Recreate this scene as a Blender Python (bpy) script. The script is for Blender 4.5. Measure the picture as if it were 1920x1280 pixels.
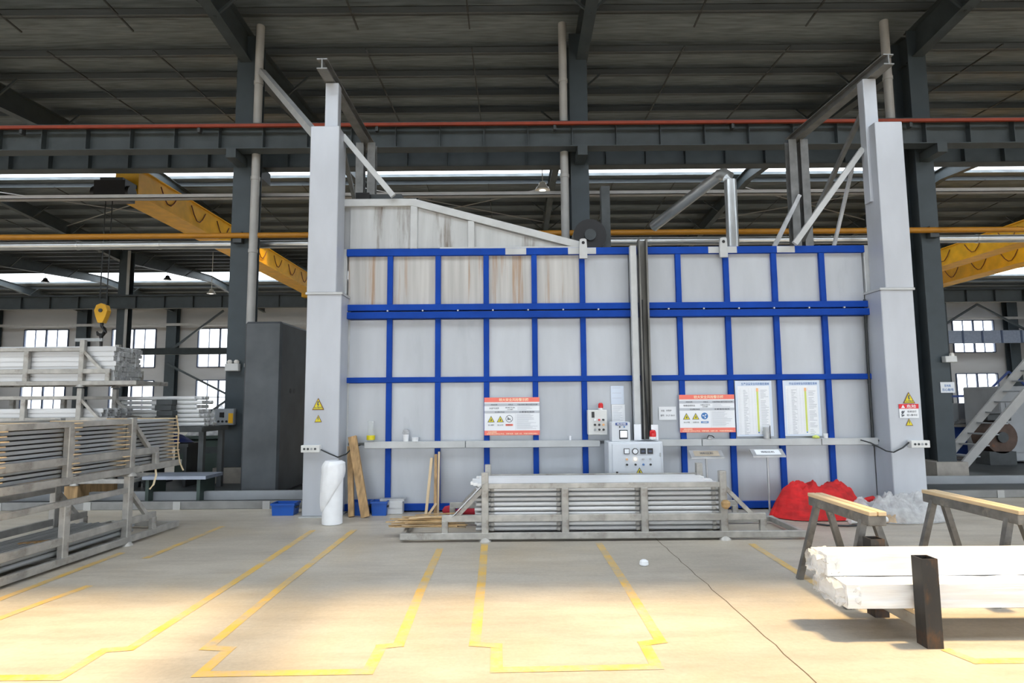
import bpy, math, random
from math import pi, sin, cos, radians as rad, sqrt, atan2
from mathutils import Vector, Matrix, noise as mn
random.seed(7)
for o in list(bpy.data.objects): bpy.data.objects.remove(o)
S = bpy.context.scene
COL = S.collection

# ------------------------------------------------------------------ camera, sky, sun, exposure
cam = bpy.data.objects.new('camera', bpy.data.cameras.new('camera'))
COL.objects.link(cam)
cam.data.sensor_width = 36; cam.data.lens = 21.26; cam.data.clip_end = 300
cam.matrix_world = Matrix.Translation((0, 0, 1.78)) @ Matrix.Rotation(pi/2 + rad(5.54), 4, 'X') @ Matrix.Rotation(rad(-0.45), 4, 'Z')
S.camera = cam
S.view_settings.view_transform = 'Standard'; S.view_settings.look = 'None'
S.view_settings.gamma = 1; S.view_settings.use_curve_mapping = False
S.view_settings.exposure = 1.80
w = bpy.data.worlds.new('sky'); S.world = w; w.use_nodes = True
bg = w.node_tree.nodes['Background']; bg.inputs[0].default_value = (0.86, 0.93, 1.0, 1); bg.inputs[1].default_value = 1.45
sun = bpy.data.objects.new('sun', bpy.data.lights.new('sun', 'SUN')); COL.objects.link(sun)
sun.data.energy = 2.15; sun.data.color = (1.0, 0.72, 0.36); sun.data.angle = rad(4.5)
sun.rotation_euler = (rad(-1), rad(19), 0); sun.location = (8, 4, 30)

# ------------------------------------------------------------------ materials
MATS = {}
def mat(name, c, rough=0.6, metal=0.0, var=0.12, scale=6.0, stretch=(1,1,1), c2=None, amt=0.5, alpha=None, emit=None, bump=0.0, rnd=0.0, trans=None):
    if name in MATS: return MATS[name]
    m = bpy.data.materials.new(name); m.use_nodes = True; MATS[name] = m
    nt = m.node_tree; N = nt.nodes; L = nt.links
    b = N['Principled BSDF']; b.inputs['Roughness'].default_value = rough; b.inputs['Metallic'].default_value = metal
    tc = N.new('ShaderNodeTexCoord'); mp = N.new('ShaderNodeMapping'); mp.inputs['Scale'].default_value = stretch
    L.new(tc.outputs['Object'], mp.inputs[0])
    nz = N.new('ShaderNodeTexNoise'); nz.inputs['Scale'].default_value = scale; nz.inputs['Detail'].default_value = 5
    L.new(mp.outputs[0], nz.inputs['Vector'])
    rp = N.new('ShaderNodeValToRGB'); L.new(nz.outputs[0], rp.inputs[0])
    d = tuple(max(0, x*(1-var)) for x in c); u = tuple(min(1, x*(1+var)) for x in c)
    rp.color_ramp.elements[0].position = .3; rp.color_ramp.elements[1].position = .7
    rp.color_ramp.elements[0].color = d+(1,); rp.color_ramp.elements[1].color = u+(1,)
    out = rp.outputs[0]
    if c2 is not None:
        n2 = N.new('ShaderNodeTexNoise'); n2.inputs['Scale'].default_value = scale*.6; n2.inputs['Detail'].default_value = 8; n2.inputs['Roughness'].default_value = .65
        mp2 = N.new('ShaderNodeMapping'); mp2.inputs['Scale'].default_value = stretch; mp2.inputs['Location'].default_value = (3.1, 7.7, 1.3)
        L.new(tc.outputs['Object'], mp2.inputs[0]); L.new(mp2.outputs[0], n2.inputs['Vector'])
        r2 = N.new('ShaderNodeValToRGB'); L.new(n2.outputs[0], r2.inputs[0])
        r2.color_ramp.elements[0].position = .72-amt*.4; r2.color_ramp.elements[1].position = .85-amt*.3
        mx = N.new('ShaderNodeMixRGB'); L.new(r2.outputs[0], mx.inputs[0]); L.new(out, mx.inputs[1]); mx.inputs[2].default_value = tuple(c2)+(1,)
        out = mx.outputs[0]
    if rnd:
        oi = N.new('ShaderNodeObjectInfo'); mr = N.new('ShaderNodeMapRange'); mr.inputs[3].default_value = 1-rnd; mr.inputs[4].default_value = 1+rnd*.6
        L.new(oi.outputs['Random'], mr.inputs[0])
        hv = N.new('ShaderNodeHueSaturation'); L.new(mr.outputs[0], hv.inputs['Value']); L.new(out, hv.inputs['Color']); out = hv.outputs[0]
    L.new(out, b.inputs['Base Color'])
    if bump:
        bp = N.new('ShaderNodeBump'); bp.inputs['Strength'].default_value = bump; bp.inputs['Distance'].default_value = .02
        L.new(nz.outputs[0], bp.inputs['Height']); L.new(bp.outputs[0], b.inputs['Normal'])
    if emit: 
        b.inputs['Emission Color'].default_value = tuple(c)+(1,); b.inputs['Emission Strength'].default_value = emit
    if trans is not None:
        tb = N.new('ShaderNodeBsdfTransparent'); ms = N.new('ShaderNodeMixShader'); ms.inputs[0].default_value = trans
        L.new(b.outputs[0], ms.inputs[1]); L.new(tb.outputs[0], ms.inputs[2]); L.new(ms.outputs[0], N['Material Output'].inputs[0])
    return m
M_galv = mat('galvanised', (.50,.51,.52), .45, .55, .16, 5, (1,1,1), (.36,.35,.33), .35, rnd=.06)
M_pill = mat('pillar_sheet', (.50,.53,.58), .5, .35, .08, 2.2, (1,1,.35), (.40,.43,.46), .12)
M_panel = mat('oven_panel', (.47,.50,.54), .45, .3, .07, 3.0, (1,1,.25), (.40,.43,.47), .3, rnd=.07)
M_rust = mat('streaked_panel', (.47,.47,.46), .55, .2, .16, 7, (1.6,1,.06), (.33,.17,.06), .42, rnd=.05)
M_hood = mat('hood_panel', (.46,.48,.49), .5, .2, .12, 6, (1.2,1,.12), (.11,.075,.045), .42)
M_blue = mat('blue_frame', (.006,.052,.33), .6, 0, .12, 3, (1,1,1), (.30,.35,.45), .06)
M_blue.node_tree.nodes['Principled BSDF'].inputs['Specular IOR Level'].default_value = .15
M_gframe = mat('grey_frame', (.50,.52,.53), .5, .3, .08, 4)
M_rack = mat('rack_steel', (.41,.40,.375), .5, .4, .2, 7, (1,1,1), (.20,.17,.135), .45, rnd=.08)
M_saw = mat('sawhorse_steel', (.17,.165,.155), .6, .3, .3, 9, (1,1,1), (.34,.31,.26), .35)
M_alu = mat('aluminium', (.62,.63,.64), .42, .25, .06, 3, (.3,4,4), rnd=.10)
M_white_alu = mat('white_profile', (.86,.87,.88), .35, .15, .04, 4, rnd=.04)
M_dull = mat('dull_profile', (.40,.42,.43), .42, .5, .12, 3, (.3,4,4), rnd=.14)
M_dark = mat('dark_steel', (.060,.068,.072), .5, .3, .2, 4)
M_girder = mat('teal_steel', (.055,.070,.078), .55, .1, .15, 2.5, (1,1,1), (.05,.055,.06), .3)
M_column = mat('column_paint', (.048,.064,.075), .5, .1, .12, 2)
M_roof = mat('roof_sheet', (.185,.215,.232), .55, .35, .3, 9, (.15,1.5,1), (.30,.32,.33), .35, bump=.3)
M_purlin = mat('purlin', (.11,.125,.135), .5, .4, .2, 4, (.1,1,1))
M_yel = mat('crane_yellow', (.85,.45,.014), .5, 0, .14, 2.5)
M_gas = mat('gas_pipe_yellow', (.42,.18,.008), .45, 0, .1, 3)
M_red = mat('conductor_red', (.30,.040,.010), .5, 0, .15, 4)
M_silver = mat('silver_pipe', (.62,.64,.65), .3, .85, .1, 2)
M_pipe = mat('downpipe', (.42,.42,.41), .5, .1, .08, 3)
M_wood = mat('pale_wood', (.66,.50,.31), .7, 0, .18, 5, (1,.2,.2), (.44,.27,.12), .25, rnd=.12)
M_wood2 = mat('worn_plank', (.42,.27,.13), .8, 0, .35, 7, (3,3,.25), (.16,.09,.05), .4)
M_red_cloth = mat('red_cloth', (.52,.010,.012), .75, 0, .4, 4, (1,1,2.2), (.22,.006,.006), .4, bump=1.0)
M_film = mat('plastic_film', (.62,.63,.64), .22, 0, .25, 9, trans=.42, bump=1.0)
M_film2 = mat('clear_film', (.75,.76,.77), .15, 0, .2, 9, trans=.55, bump=.8)
M_wrap = mat('white_wrap', (.80,.81,.82), .3, 0, .07, 3, (.5,4,9), bump=.5)
M_foam = mat('white_foam', (.86,.88,.91), .7, 0, .03, 9, bump=.2)
M_crate = mat('blue_crate', (.006,.085,.42), .4, 0, .1, 4)
M_cab = mat('cabinet_grey', (.64,.68,.73), .45, 0, .04, 3)
M_box = mat('control_box', (.70,.71,.70), .45, 0, .04, 3)
M_black = mat('black_plastic', (.016,.016,.018), .4, 0, .1, 5)
M_redlamp = mat('red_lens', (.62,.012,.015), .25, 0, .05, 5)
M_paper = mat('paper', (.84,.87,.91), .7, 0, .02, 5)
M_bpaper = mat('blue_tint_paper', (.66,.74,.86), .6, 0, .02, 5)
M_sred = mat('sign_coral', (.88,.20,.15), .5, 0, .02, 5)
M_sgrey = mat('sign_grey', (.50,.53,.58), .5, 0, .02, 5)
M_ink = mat('ink', (.10,.11,.13), .6, 0, 0, 5)
M_ink2 = mat('pale_ink', (.42,.45,.50), .6, 0, 0, 5)
M_inkb = mat('blue_ink', (.10,.22,.48), .6, 0, 0, 5)
M_cream = mat('cream_ink', (.95,.82,.58), .6, 0, 0, 5)
M_wyel = mat('warning_yellow', (.72,.62,.015), .5, 0, .05, 5)
M_lime = mat('lime_print', (.62,.70,.16), .5, 0, .05, 5)
M_orange = mat('pale_orange_print', (.90,.50,.22), .5, 0, .05, 5)
M_wred = mat('sign_red', (.68,.02,.03), .5, 0, .02, 5)
M_sblue = mat('sign_blue', (.05,.19,.48), .5, 0, .02, 5)
M_glow = mat('lit_lens', (1,.72,.35), .4, 0, 0, 5, emit=1.2)
M_screen = mat('lit_screen', (.62,.76,.95), .3, 0, .02, 5, emit=.5)
M_glass = mat('window_glass', (.8,.9,.95), .05, 0, 0, 1, trans=.9)
M_jar = mat('jar_glass', (.75,.80,.80), .06, 0, 0, 1, trans=.82)
M_wall = mat('white_wall', (.50,.505,.51), .8, 0, .05, .4, (1,1,4))
M_wframe = mat('window_frame', (.05,.075,.14), .5, 0, .05, 3)
M_conc = mat('concrete_block', (.40,.37,.33), .85, 0, .15, 5)
M_post = mat('rusty_post', (.035,.034,.034), .6, .3, .25, 4, (1,1,.4), (.20,.085,.02), .5)
M_dgreen = mat('machine_green', (.05,.075,.065), .55, 0, .15, 3)
M_mblue = mat('machine_blue', (.02,.06,.26), .5, 0, .15, 3)
M_mgrey = mat('machine_grey', (.34,.36,.38), .55, 0, .1, 2)
M_lamp = mat('lamp_white', (.85,.83,.78), .4, 0, .02, 3)
M_bulb = mat('lit_bulb', (1,.95,.85), .4, 0, 0, 5, emit=1.0)
M_straw = mat('straw_wood', (.50,.34,.17), .8, 0, .3, 8)
M_cable = mat('cable_black', (.02,.024,.026), .5, 0, .1, 5)

def floor_material(name, line=False):
    m = bpy.data.materials.new(name); m.use_nodes = True; nt = m.node_tree; N = nt.nodes; L = nt.links
    b = N['Principled BSDF']; b.inputs['Roughness'].default_value = .42
    tc = N.new('ShaderNodeTexCoord')
    def nz(scale, st, det=6, rough=.6, loc=(0,0,0)):
        mp = N.new('ShaderNodeMapping'); mp.inputs['Scale'].default_value = st; mp.inputs['Location'].default_value = loc
        L.new(tc.outputs['Object'], mp.inputs[0])
        n = N.new('ShaderNodeTexNoise'); n.inputs['Scale'].default_value = scale; n.inputs['Detail'].default_value = det; n.inputs['Roughness'].default_value = rough
        L.new(mp.outputs[0], n.inputs['Vector']); return n.outputs[0]
    def ramp(v, p0, c0, p1, c1):
        r = N.new('ShaderNodeValToRGB'); L.new(v, r.inputs[0]); e = r.color_ramp.elements
        e[0].position = p0; e[0].color = c0+(1,); e[1].position = p1; e[1].color = c1+(1,); return r.outputs[0]
    base = ramp(nz(.35, (1,1.6,1)), .34, (.38,.345,.29), .66, (.56,.51,.43))
    dirt = ramp(nz(1.5, (.5,2.4,1), 9, .7, (5,2,0)), .46, (0,0,0), .74, (1,1,1))
    mx = N.new('ShaderNodeMixRGB'); mx.blend_type = 'MIX'; mf = N.new('ShaderNodeMath'); mf.operation = 'MULTIPLY'; mf.inputs[1].default_value = .65
    L.new(dirt, mf.inputs[0]); L.new(mf.outputs[0], mx.inputs[0]); L.new(base, mx.inputs[1]); mx.inputs[2].default_value = (.29,.25,.205,1)
    tint = ramp(nz(.8, (1,1,1), 6, .6, (9,1,0)), .48, (0,0,0), .8, (1,1,1))
    m2 = N.new('ShaderNodeMixRGB'); m2f = N.new('ShaderNodeMath'); m2f.operation = 'MULTIPLY'; m2f.inputs[1].default_value = .6
    L.new(tint, m2f.inputs[0]); L.new(m2f.outputs[0], m2.inputs[0]); L.new(mx.outputs[0], m2.inputs[1]); m2.inputs[2].default_value = (.46,.36,.22,1)
    fine = ramp(nz(28, (1,1,1), 4, .7), .3, (.90,.90,.90), .7, (1.06,1.06,1.06))
    m3 = N.new('ShaderNodeMixRGB'); m3.blend_type = 'MULTIPLY'; m3.inputs[0].default_value = 1; L.new(m2.outputs[0], m3.inputs[1]); L.new(fine, m3.inputs[2])
    col = m3.outputs[0]
    if line:
        wr = ramp(nz(3.5, (1,1,1), 9, .75, (2,4,0)), .34, (0,0,0), .60, (1,1,1))
        m4 = N.new('ShaderNodeMixRGB'); L.new(wr, m4.inputs[0]); L.new(col, m4.inputs[1]); m4.inputs[2].default_value = (.70,.44,.085,1); col = m4.outputs[0]
    L.new(col, b.inputs['Base Color'])
    rr = N.new('ShaderNodeMapRange'); rr.inputs[3].default_value = .34; rr.inputs[4].default_value = .6
    L.new(nz(2.2, (1,2,1)), rr.inputs[0]); L.new(rr.outputs[0], b.inputs['Roughness'])
    return m
M_floor = floor_material('concrete_floor'); M_line = floor_material('worn_yellow_line', True)

# ------------------------------------------------------------------ text outlines, made in one pass
STR = ['较大安全风险警示牌','风险名称','风险点','可能导致的事故类型及后果','天然气泄漏','易燃气体','火灾 爆炸','安全警示标志','主要管控措施','当心爆炸','当心火灾','严禁烟火',
 '应急处置措施','发现险情立即停止作业，切断电源，疏散人员，并报告现场负责人','有限空间作业','中毒窒息 高温灼伤','当心中毒','注意安全','注意通风',
 '生产设备安全风险管控清单','作业活动安全风险管控清单','设备：时效炉','编号：SX-JT-SB-01','当心触电','危险','检修运行','进入警示区','待料区料','待检区料','AED','电控柜','注意','!','配电箱']
TX = {}
_tmp = []
for s in STR:
    cu = bpy.data.curves.new('t', 'FONT'); cu.body = s; cu.size = 1; cu.offset = .012; cu.resolution_u = 2
    cu.align_x = 'CENTER'; cu.align_y = 'CENTER'
    o = bpy.data.objects.new('t', cu); COL.objects.link(o); _tmp.append((s, o))
dg = bpy.context.evaluated_depsgraph_get(); dg.update()
for s, o in _tmp:
    me = bpy.data.meshes.new_from_object(o.evaluated_get(dg))
    vs = [v.co.copy() for v in me.vertices]
    if vs:
        xs = [v.x for v in vs]; ys = [v.y for v in vs]
        cx, cy, wd = (min(xs)+max(xs))/2, (min(ys)+max(ys))/2, max(xs)-min(xs)
    else: cx = cy = 0; wd = 1
    TX[s] = ([(v.x-cx, v.y-cy) for v in vs], [tuple(p.vertices) for p in me.polygons], wd)
    bpy.data.meshes.remove(me); cu = o.data; bpy.data.objects.remove(o); bpy.data.curves.remove(cu)

# ------------------------------------------------------------------ mesh helpers
class MB:
    """collects shapes; build() links them as ONE mesh object"""
    def __init__(s): s.v = []; s.f = []
    def _add(s, vs, fs):
        b = len(s.v); s.v += [tuple(x) for x in vs]; s.f += [tuple(i+b for i in f) for f in fs]; return s
    def box(s, x0, x1, y0, y1, z0, z1):
        return s._add([(x0,y0,z0),(x1,y0,z0),(x1,y1,z0),(x0,y1,z0),(x0,y0,z1),(x1,y0,z1),(x1,y1,z1),(x0,y1,z1)],
                      [(0,3,2,1),(4,5,6,7),(0,1,5,4),(1,2,6,5),(2,3,7,6),(3,0,4,7)])
    def bbox(s, x0, x1, y0, y1, z0, z1, b=.006):   # box with chamfered front edges (all 12 edges)
        xs, ys, zs = (x0,x1), (y0,y1), (z0,z1); vs = []; ix = {}
        for i in (0,1):
            for j in (0,1):
                for k in (0,1):
                    sx, sy, sz = (1,-1)[i], (1,-1)[j], (1,-1)[k]
                    for a, p in enumerate(((xs[i], ys[j]+sy*b, zs[k]+sz*b), (xs[i]+sx*b, ys[j], zs[k]+sz*b), (xs[i]+sx*b, ys[j]+sy*b, zs[k]))):
                        ix[i,j,k,a] = len(vs); vs.append(p)
        F = []
        g = lambda i,j,k,a: ix[i,j,k,a]
        F += [(g(0,0,0,0),g(0,0,1,0),g(0,1,1,0),g(0,1,0,0)),(g(1,0,0,0),g(1,1,0,0),g(1,1,1,0),g(1,0,1,0)),
              (g(0,0,0,1),g(1,0,0,1),g(1,0,1,1),g(0,0,1,1)),(g(0,1,0,1),g(0,1,1,1),g(1,1,1,1),g(1,1,0,1)),
              (g(0,0,0,2),g(0,1,0,2),g(1,1,0,2),g(1,0,0,2)),(g(0,0,1,2),g(1,0,1,2),g(1,1,1,2),g(0,1,1,2))]
        for k in (0,1):
            for i in (0,1): F.append((g(i,0,k,0),g(i,1,k,0),g(i,1,k,2),g(i,0,k,2)))
            for j in (0,1): F.append((g(0,j,k,1),g(1,j,k,1),g(1,j,k,2),g(0,j,k,2)))
        for i in (0,1):
            for j in (0,1): F.append((g(i,j,0,0),g(i,j,1,0),g(i,j,1,1),g(i,j,0,1)))
        for i in (0,1):
            for j in (0,1):
                for k in (0,1): F.append((g(i,j,k,0),g(i,j,k,1),g(i,j,k,2)))
        return s._add(vs, F)
    def bar(s, p, q, w, h, up=(0,0,1)):
        p, q = Vector(p), Vector(q); d = (q-p).normalized(); u = Vector(up)
        if abs(d.dot(u)) > .98: u = Vector((0,1,0))
        a = d.cross(u).normalized()*(w/2); b = d.cross(a).normalized()*(h/2)
        vs = [p-a-b, p+a-b, p+a+b, p-a+b, q-a-b, q+a-b, q+a+b, q-a+b]
        return s._add(vs, [(0,1,2,3),(7,6,5,4),(0,4,5,1),(1,5,6,2),(2,6,7,3),(3,7,4,0)])
    def cyl(s, p, q, r, n=12, r2=None, cap=True):
        p, q = Vector(p), Vector(q); r2 = r if r2 is None else r2; d = (q-p).normalized()
        u = Vector((0,0,1)) if abs(d.z) < .9 else Vector((1,0,0)); a = d.cross(u).normalized(); b = d.cross(a)
        vs = [p+(a*cos(2*pi*i/n)+b*sin(2*pi*i/n))*r for i in range(n)] + [q+(a*cos(2*pi*i/n)+b*sin(2*pi*i/n))*r2 for i in range(n)]
        fs = [(i,(i+1)%n,n+(i+1)%n,n+i) for i in range(n)]
        if cap: fs += [tuple(range(n-1,-1,-1)), tuple(range(n,2*n))]
        return s._add(vs, fs)
    def tube(s, pts, r, n=8):
        pts = [Vector(p) for p in pts]; rings = []
        for i, p in enumerate(pts):
            d = (pts[min(i+1,len(pts)-1)]-pts[max(i-1,0)]).normalized()
            u = Vector((0,0,1)) if abs(d.z) < .9 else Vector((0,1,0)); a = d.cross(u).normalized(); b = d.cross(a)
            rr = r[i] if isinstance(r, (list,tuple)) else r
            rings.append([p+(a*cos(2*pi*k/n)+b*sin(2*pi*k/n))*rr for k in range(n)])
        vs = [v for rg in rings for v in rg]
        fs = [(i*n+k, i*n+(k+1)%n, (i+1)*n+(k+1)%n, (i+1)*n+k) for i in range(len(pts)-1) for k in range(n)]
        fs += [tuple(range(n-1,-1,-1)), tuple(range((len(pts)-1)*n, len(pts)*n))]
        return s._add(vs, fs)
    def lathe(s, prof, c=(0,0,0), n=20):
        vs = [(c[0]+r*cos(2*pi*k/n), c[1]+r*sin(2*pi*k/n), c[2]+z) for r, z in prof for k in range(n)]
        fs = [(i*n+k, i*n+(k+1)%n, (i+1)*n+(k+1)%n, (i+1)*n+k) for i in range(len(prof)-1) for k in range(n)]
        fs += [tuple(range(n-1,-1,-1)), tuple(range((len(prof)-1)*n, len(prof)*n))]
        return s._add(vs, fs)
    def prism(s, poly, y0, y1):            # poly in x,z ; extruded along y
        n = len(poly)
        vs = [(x,y0,z) for x,z in poly]+[(x,y1,z) for x,z in poly]
        return s._add(vs, [tuple(range(n)), tuple(range(2*n-1,n-1,-1))]+[(i,n+i,n+(i+1)%n,(i+1)%n) for i in range(n)])
    def ibeam(s, p, q, w, h, t=.02, up=(0,0,1)):
        p, q, u = Vector(p), Vector(q), Vector(up)
        s.bar(p+u*(h/2-t/2), q+u*(h/2-t/2), w, t, up); s.bar(p-u*(h/2-t/2), q-u*(h/2-t/2), w, t, up)
        return s.bar(p, q, t, h-2*t, up)
    def text(s, t, x, y, z, size, width=None):
        vs, fs, wd = TX[t]; k = size
        kx = (width/wd) if width else k
        return s._add([(x+a*kx, y, z+b*k) for a, b in vs], fs)
    def grid(s, fn, nu, nv, closed_u=False):
        vs = [fn(i/nu, j/nv) for j in range(nv+1) for i in range(nu+1)]
        return s._add(vs, [(j*(nu+1)+i, j*(nu+1)+i+1, (j+1)*(nu+1)+i+1, (j+1)*(nu+1)+i) for j in range(nv) for i in range(nu)])
    def mesh(s, name, m, smooth=False):
        me = bpy.data.meshes.new(name); me.from_pydata(s.v, [], s.f); me.update()
        import bmesh
        b = bmesh.new(); b.from_mesh(me); bmesh.ops.recalc_face_normals(b, faces=b.faces); b.to_mesh(me); b.free()
        if smooth:
            for p in me.polygons: p.use_smooth = True
            try: me.set_sharp_from_angle(angle=rad(40))
            except Exception: pass
        me.materials.append(m); return me
    def build(s, name, m, parent=None, smooth=False, o=(0,0,0)):
        if o != (0,0,0): s.v = [(a-o[0], b-o[1], c-o[2]) for a,b,c in s.v]
        return put(name, s.mesh(name, m, smooth), parent, o if parent is None else (0,0,0))
def put(name, me, parent=None, loc=(0,0,0), rot=(0,0,0)):
    ob = bpy.data.objects.new(name, me); COL.objects.link(ob); ob.parent = parent; ob.location = loc; ob.rotation_euler = rot; return ob
def tag(o, label=None, cat=None, group=None, kind=None):
    if label: o['label'] = label
    if cat: o['category'] = cat
    if group: o['group'] = group
    if kind: o['kind'] = kind
    return o
def thing(name, label, cat, loc=(0,0,0), rotz=0, group=None):
    o = bpy.data.objects.new(name, None); COL.objects.link(o); o.location = loc; o.rotation_euler = (0,0,rotz); o.empty_display_size = .1
    return tag(o, label, cat, group)
def struct(o): o['kind'] = 'structure'; return o
def solo(name, mb, m, label, cat, group=None, o=(0,0,0), smooth=False):
    return tag(mb.build(name, m, None, smooth, o), label, cat, group)
def B(*a): return MB().box(*a)

# ================================================================== SETTING
floor = struct(MB().box(-60,60,-30,70,-.2,0).build('floor', M_floor))
def fline(pts, wd=.085):
    mb = MB()
    for q, ((x0,y0),(x1,y1)) in enumerate(zip(pts, pts[1:])):
        zl = .0020 if q % 2 else .0028
        d = Vector((x1-x0, y1-y0)).normalized(); n = Vector((-d.y, d.x))*wd/2; e = d*wd*.45
        mb._add([(x0-e.x+n.x,y0-e.y+n.y,zl),(x0-e.x-n.x,y0-e.y-n.y,zl),(x1+e.x-n.x,y1+e.y-n.y,zl),(x1+e.x+n.x,y1+e.y+n.y,zl)], [(0,1,2,3)])
    return mb.build('marking_line', M_line, floor)
FL = [[(-4.6,4.14),(-2.97,4.14),(-2.97,4.57),(-2.80,4.60),(-2.79,5.5),(-2.78,6.4),(-2.79,8.6)],
      [(-2.22,8.6),(-2.25,6.0),(-2.24,4.60),(-2.07,4.58),(-2.07,4.17),(-.97,4.19),(-.97,4.60),(-.85,4.63),(-.88,5.9),(-.89,7.5)],
      [(-.36,7.7),(-.32,6.2),(-.29,4.63),(-.13,4.60),(-.12,4.20),(.95,4.23),(.95,4.62),(1.08,4.66),(1.08,6.2),(1.06,7.7)],
      [(3.06,4.44),(3.11,4.28),(4.8,4.28)], [(2.92,7.6),(2.90,5.9)], [(-4.30,5.2),(-4.25,5.64),(-4.17,6.1)], [(-4.24,7.2),(-4.2,8.9)], [(-4.72,5.4),(-4.68,7.4)]]
for p in FL: fline(p)
ck = MB(); cp = [(1.82+.003*i+.006*sin(i*2.1)+(random.random()-.5)*.012, 8.1-i*.16) for i in range(30)]
for (x0,y0),(x1,y1) in zip(cp, cp[1:]):
    ck._add([(x0-.004,y0,.0015),(x0+.004,y0,.0015),(x1+.004,y1,.0015),(x1-.004,y1,.0015)], [(0,1,2,3)])
ck.build('crack_line', mat('crack', (.10,.075,.05), .9), floor)

# far wall with openings
WIN = [(-43.9,-39.97,4.95,8.41),(-43.9,-39.97,1.16,3.76),(-36.0,-32.07,4.95,8.41),(-36.0,-32.07,1.16,3.76),(-28.24,-24.3,4.95,8.41),(-28.24,-24.3,1.16,3.76),
       (39.7,43.4,5.73,8.62),(39.7,43.4,.52,3.82)]
def wall_with_holes(x0, x1, z0, z1, y, holes):
    xs = sorted({x0,x1,*[h[0] for h in holes],*[h[1] for h in holes]}); zs = sorted({z0,z1,*[h[2] for h in holes],*[h[3] for h in holes]}); mb = MB()
    for a, b in zip(xs, xs[1:]):
        for c, d in zip(zs, zs[1:]):
            if any(h[0] <= a and b <= h[1] and h[2] <= c and d <= h[3] for h in holes): continue
            mb.box(a, b, y, y+.25, c, d)
    return mb
struct(wall_with_holes(-60,60,0,11.4,54.2,WIN).build('wall_back', M_wall))
DAYLIGHT_GAPS = [(-46+8*k,-40.5+8*k,0,4.3) for k in range(12)]  # openings sized for the daylight that should reach the oven front
struct(wall_with_holes(-48,48,0,11.4,-6.3,DAYLIGHT_GAPS).build('wall_front_added', M_wall))  # unseen wall behind the camera, added to cut daylight on the oven front
struct(B(-48.3,-48,-6,54.4,0,11.4).build('wall_left', M_wall)); struct(B(48,48.3,-6,54.4,0,11.4).build('wall_right', M_wall))  # unseen end walls, added to keep outside light from leaking in
for i, (a,b,c,d) in enumerate(WIN):
    fr = MB(); y = 54.15
    for x in (a, b): fr.box(x-.045, x+.045, y-.05, y+.1, c, d)
    for z in (c, d): fr.box(a, b, y-.05, y+.1, z-.04, z+.04)
    wf = struct(fr.build('window_%d' % (i+1), M_wframe))
    nz = 2
    for k in range(1,4):
        x = a+(b-a)*k/4; B(x-(.07 if k == 2 else .022), x+(.07 if k == 2 else .022), y-.05, y+.08, c, d).build('mullion', M_wframe, wf)
    zm = c+(d-c)*.42; B(a, b, y-.05, y+.08, zm-.03, zm+.03).build('transom', M_wframe, wf)
    for k in range(4):
        for (z0, z1) in ((c, zm), (zm, d)):
            B(a+(b-a)*k/4, a+(b-a)*(k+1)/4, y+.02, y+.03, z0, z1).build('pane', M_glass, wf)

# roof: three spans of 20 m, ridge skylights
def zr(y):
    r = min((4,24,44), key=lambda q: abs(q-y)); return 11.3-.055*abs(y-r)
RX0, RX1 = -48, 48
SKY = [(1.2,5.95),(23.0,24.9),(43.3,46.6)]
ceil = None
segs = [(-6,1.2),(5.95,14),(14,23.0),(24.9,34),(34,43.3),(46.6,54.3)]
for k, (a, b) in enumerate(segs):
    pts = [a] + ([r for r in (4,24,44) if a < r < b]) + [b]; mb = MB()
    for y0, y1 in zip(pts, pts[1:]):
        z0, z1 = zr(y0+1e-4), zr(y1-1e-4)
        mb._add([(RX0,y0,z0),(RX1,y0,z0),(RX1,y1,z1),(RX0,y1,z1),(RX0,y0,z0+.12),(RX1,y0,z0+.12),(RX1,y1,z1+.12),(RX0,y1,z1+.12)],
                [(0,3,2,1),(4,5,6,7),(0,1,5,4),(1,2,6,5),(2,3,7,6),(3,0,4,7)])
    if k == 0: ceil = struct(mb.build('ceiling', M_roof))
    else: mb.build('roof_sheet', M_roof, ceil)
for (a, b), r in zip(SKY, (4,24,44)):
    for c in range(-6, 6):
        x0, x1 = c*8, c*8+8; mb = MB()
        for y0, y1 in ((a, r), (r, b)):
            mb._add([(x0,y0,zr(y0)+.13),(x1,y0,zr(y0)+.13),(x1,y1,zr(y1)+.13),(x0,y1,zr(y1)+.13)], [(0,1,2,3)])
        mb.build('skylight_pane', M_glass, ceil)
pm = MB().box(RX0,RX1,-.03,.03,-.2,0).box(RX0,RX1,-.09,.03,-.2,-.185).box(RX0,RX1,-.03,.09,-.012,0).mesh('purlin', M_purlin)
y = 7.0
PY = [7.0,8.25,9.5,10.75,12.0,13.1] + [14.7+1.2*i for i in range(7)] + [25.3+1.25*i for i in range(7)] + [34.8+1.25*i for i in range(7)] + [47.6+1.3*i for i in range(5)]
for y in PY: put('purlin', pm, ceil, (0, y, zr(y)))
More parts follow.
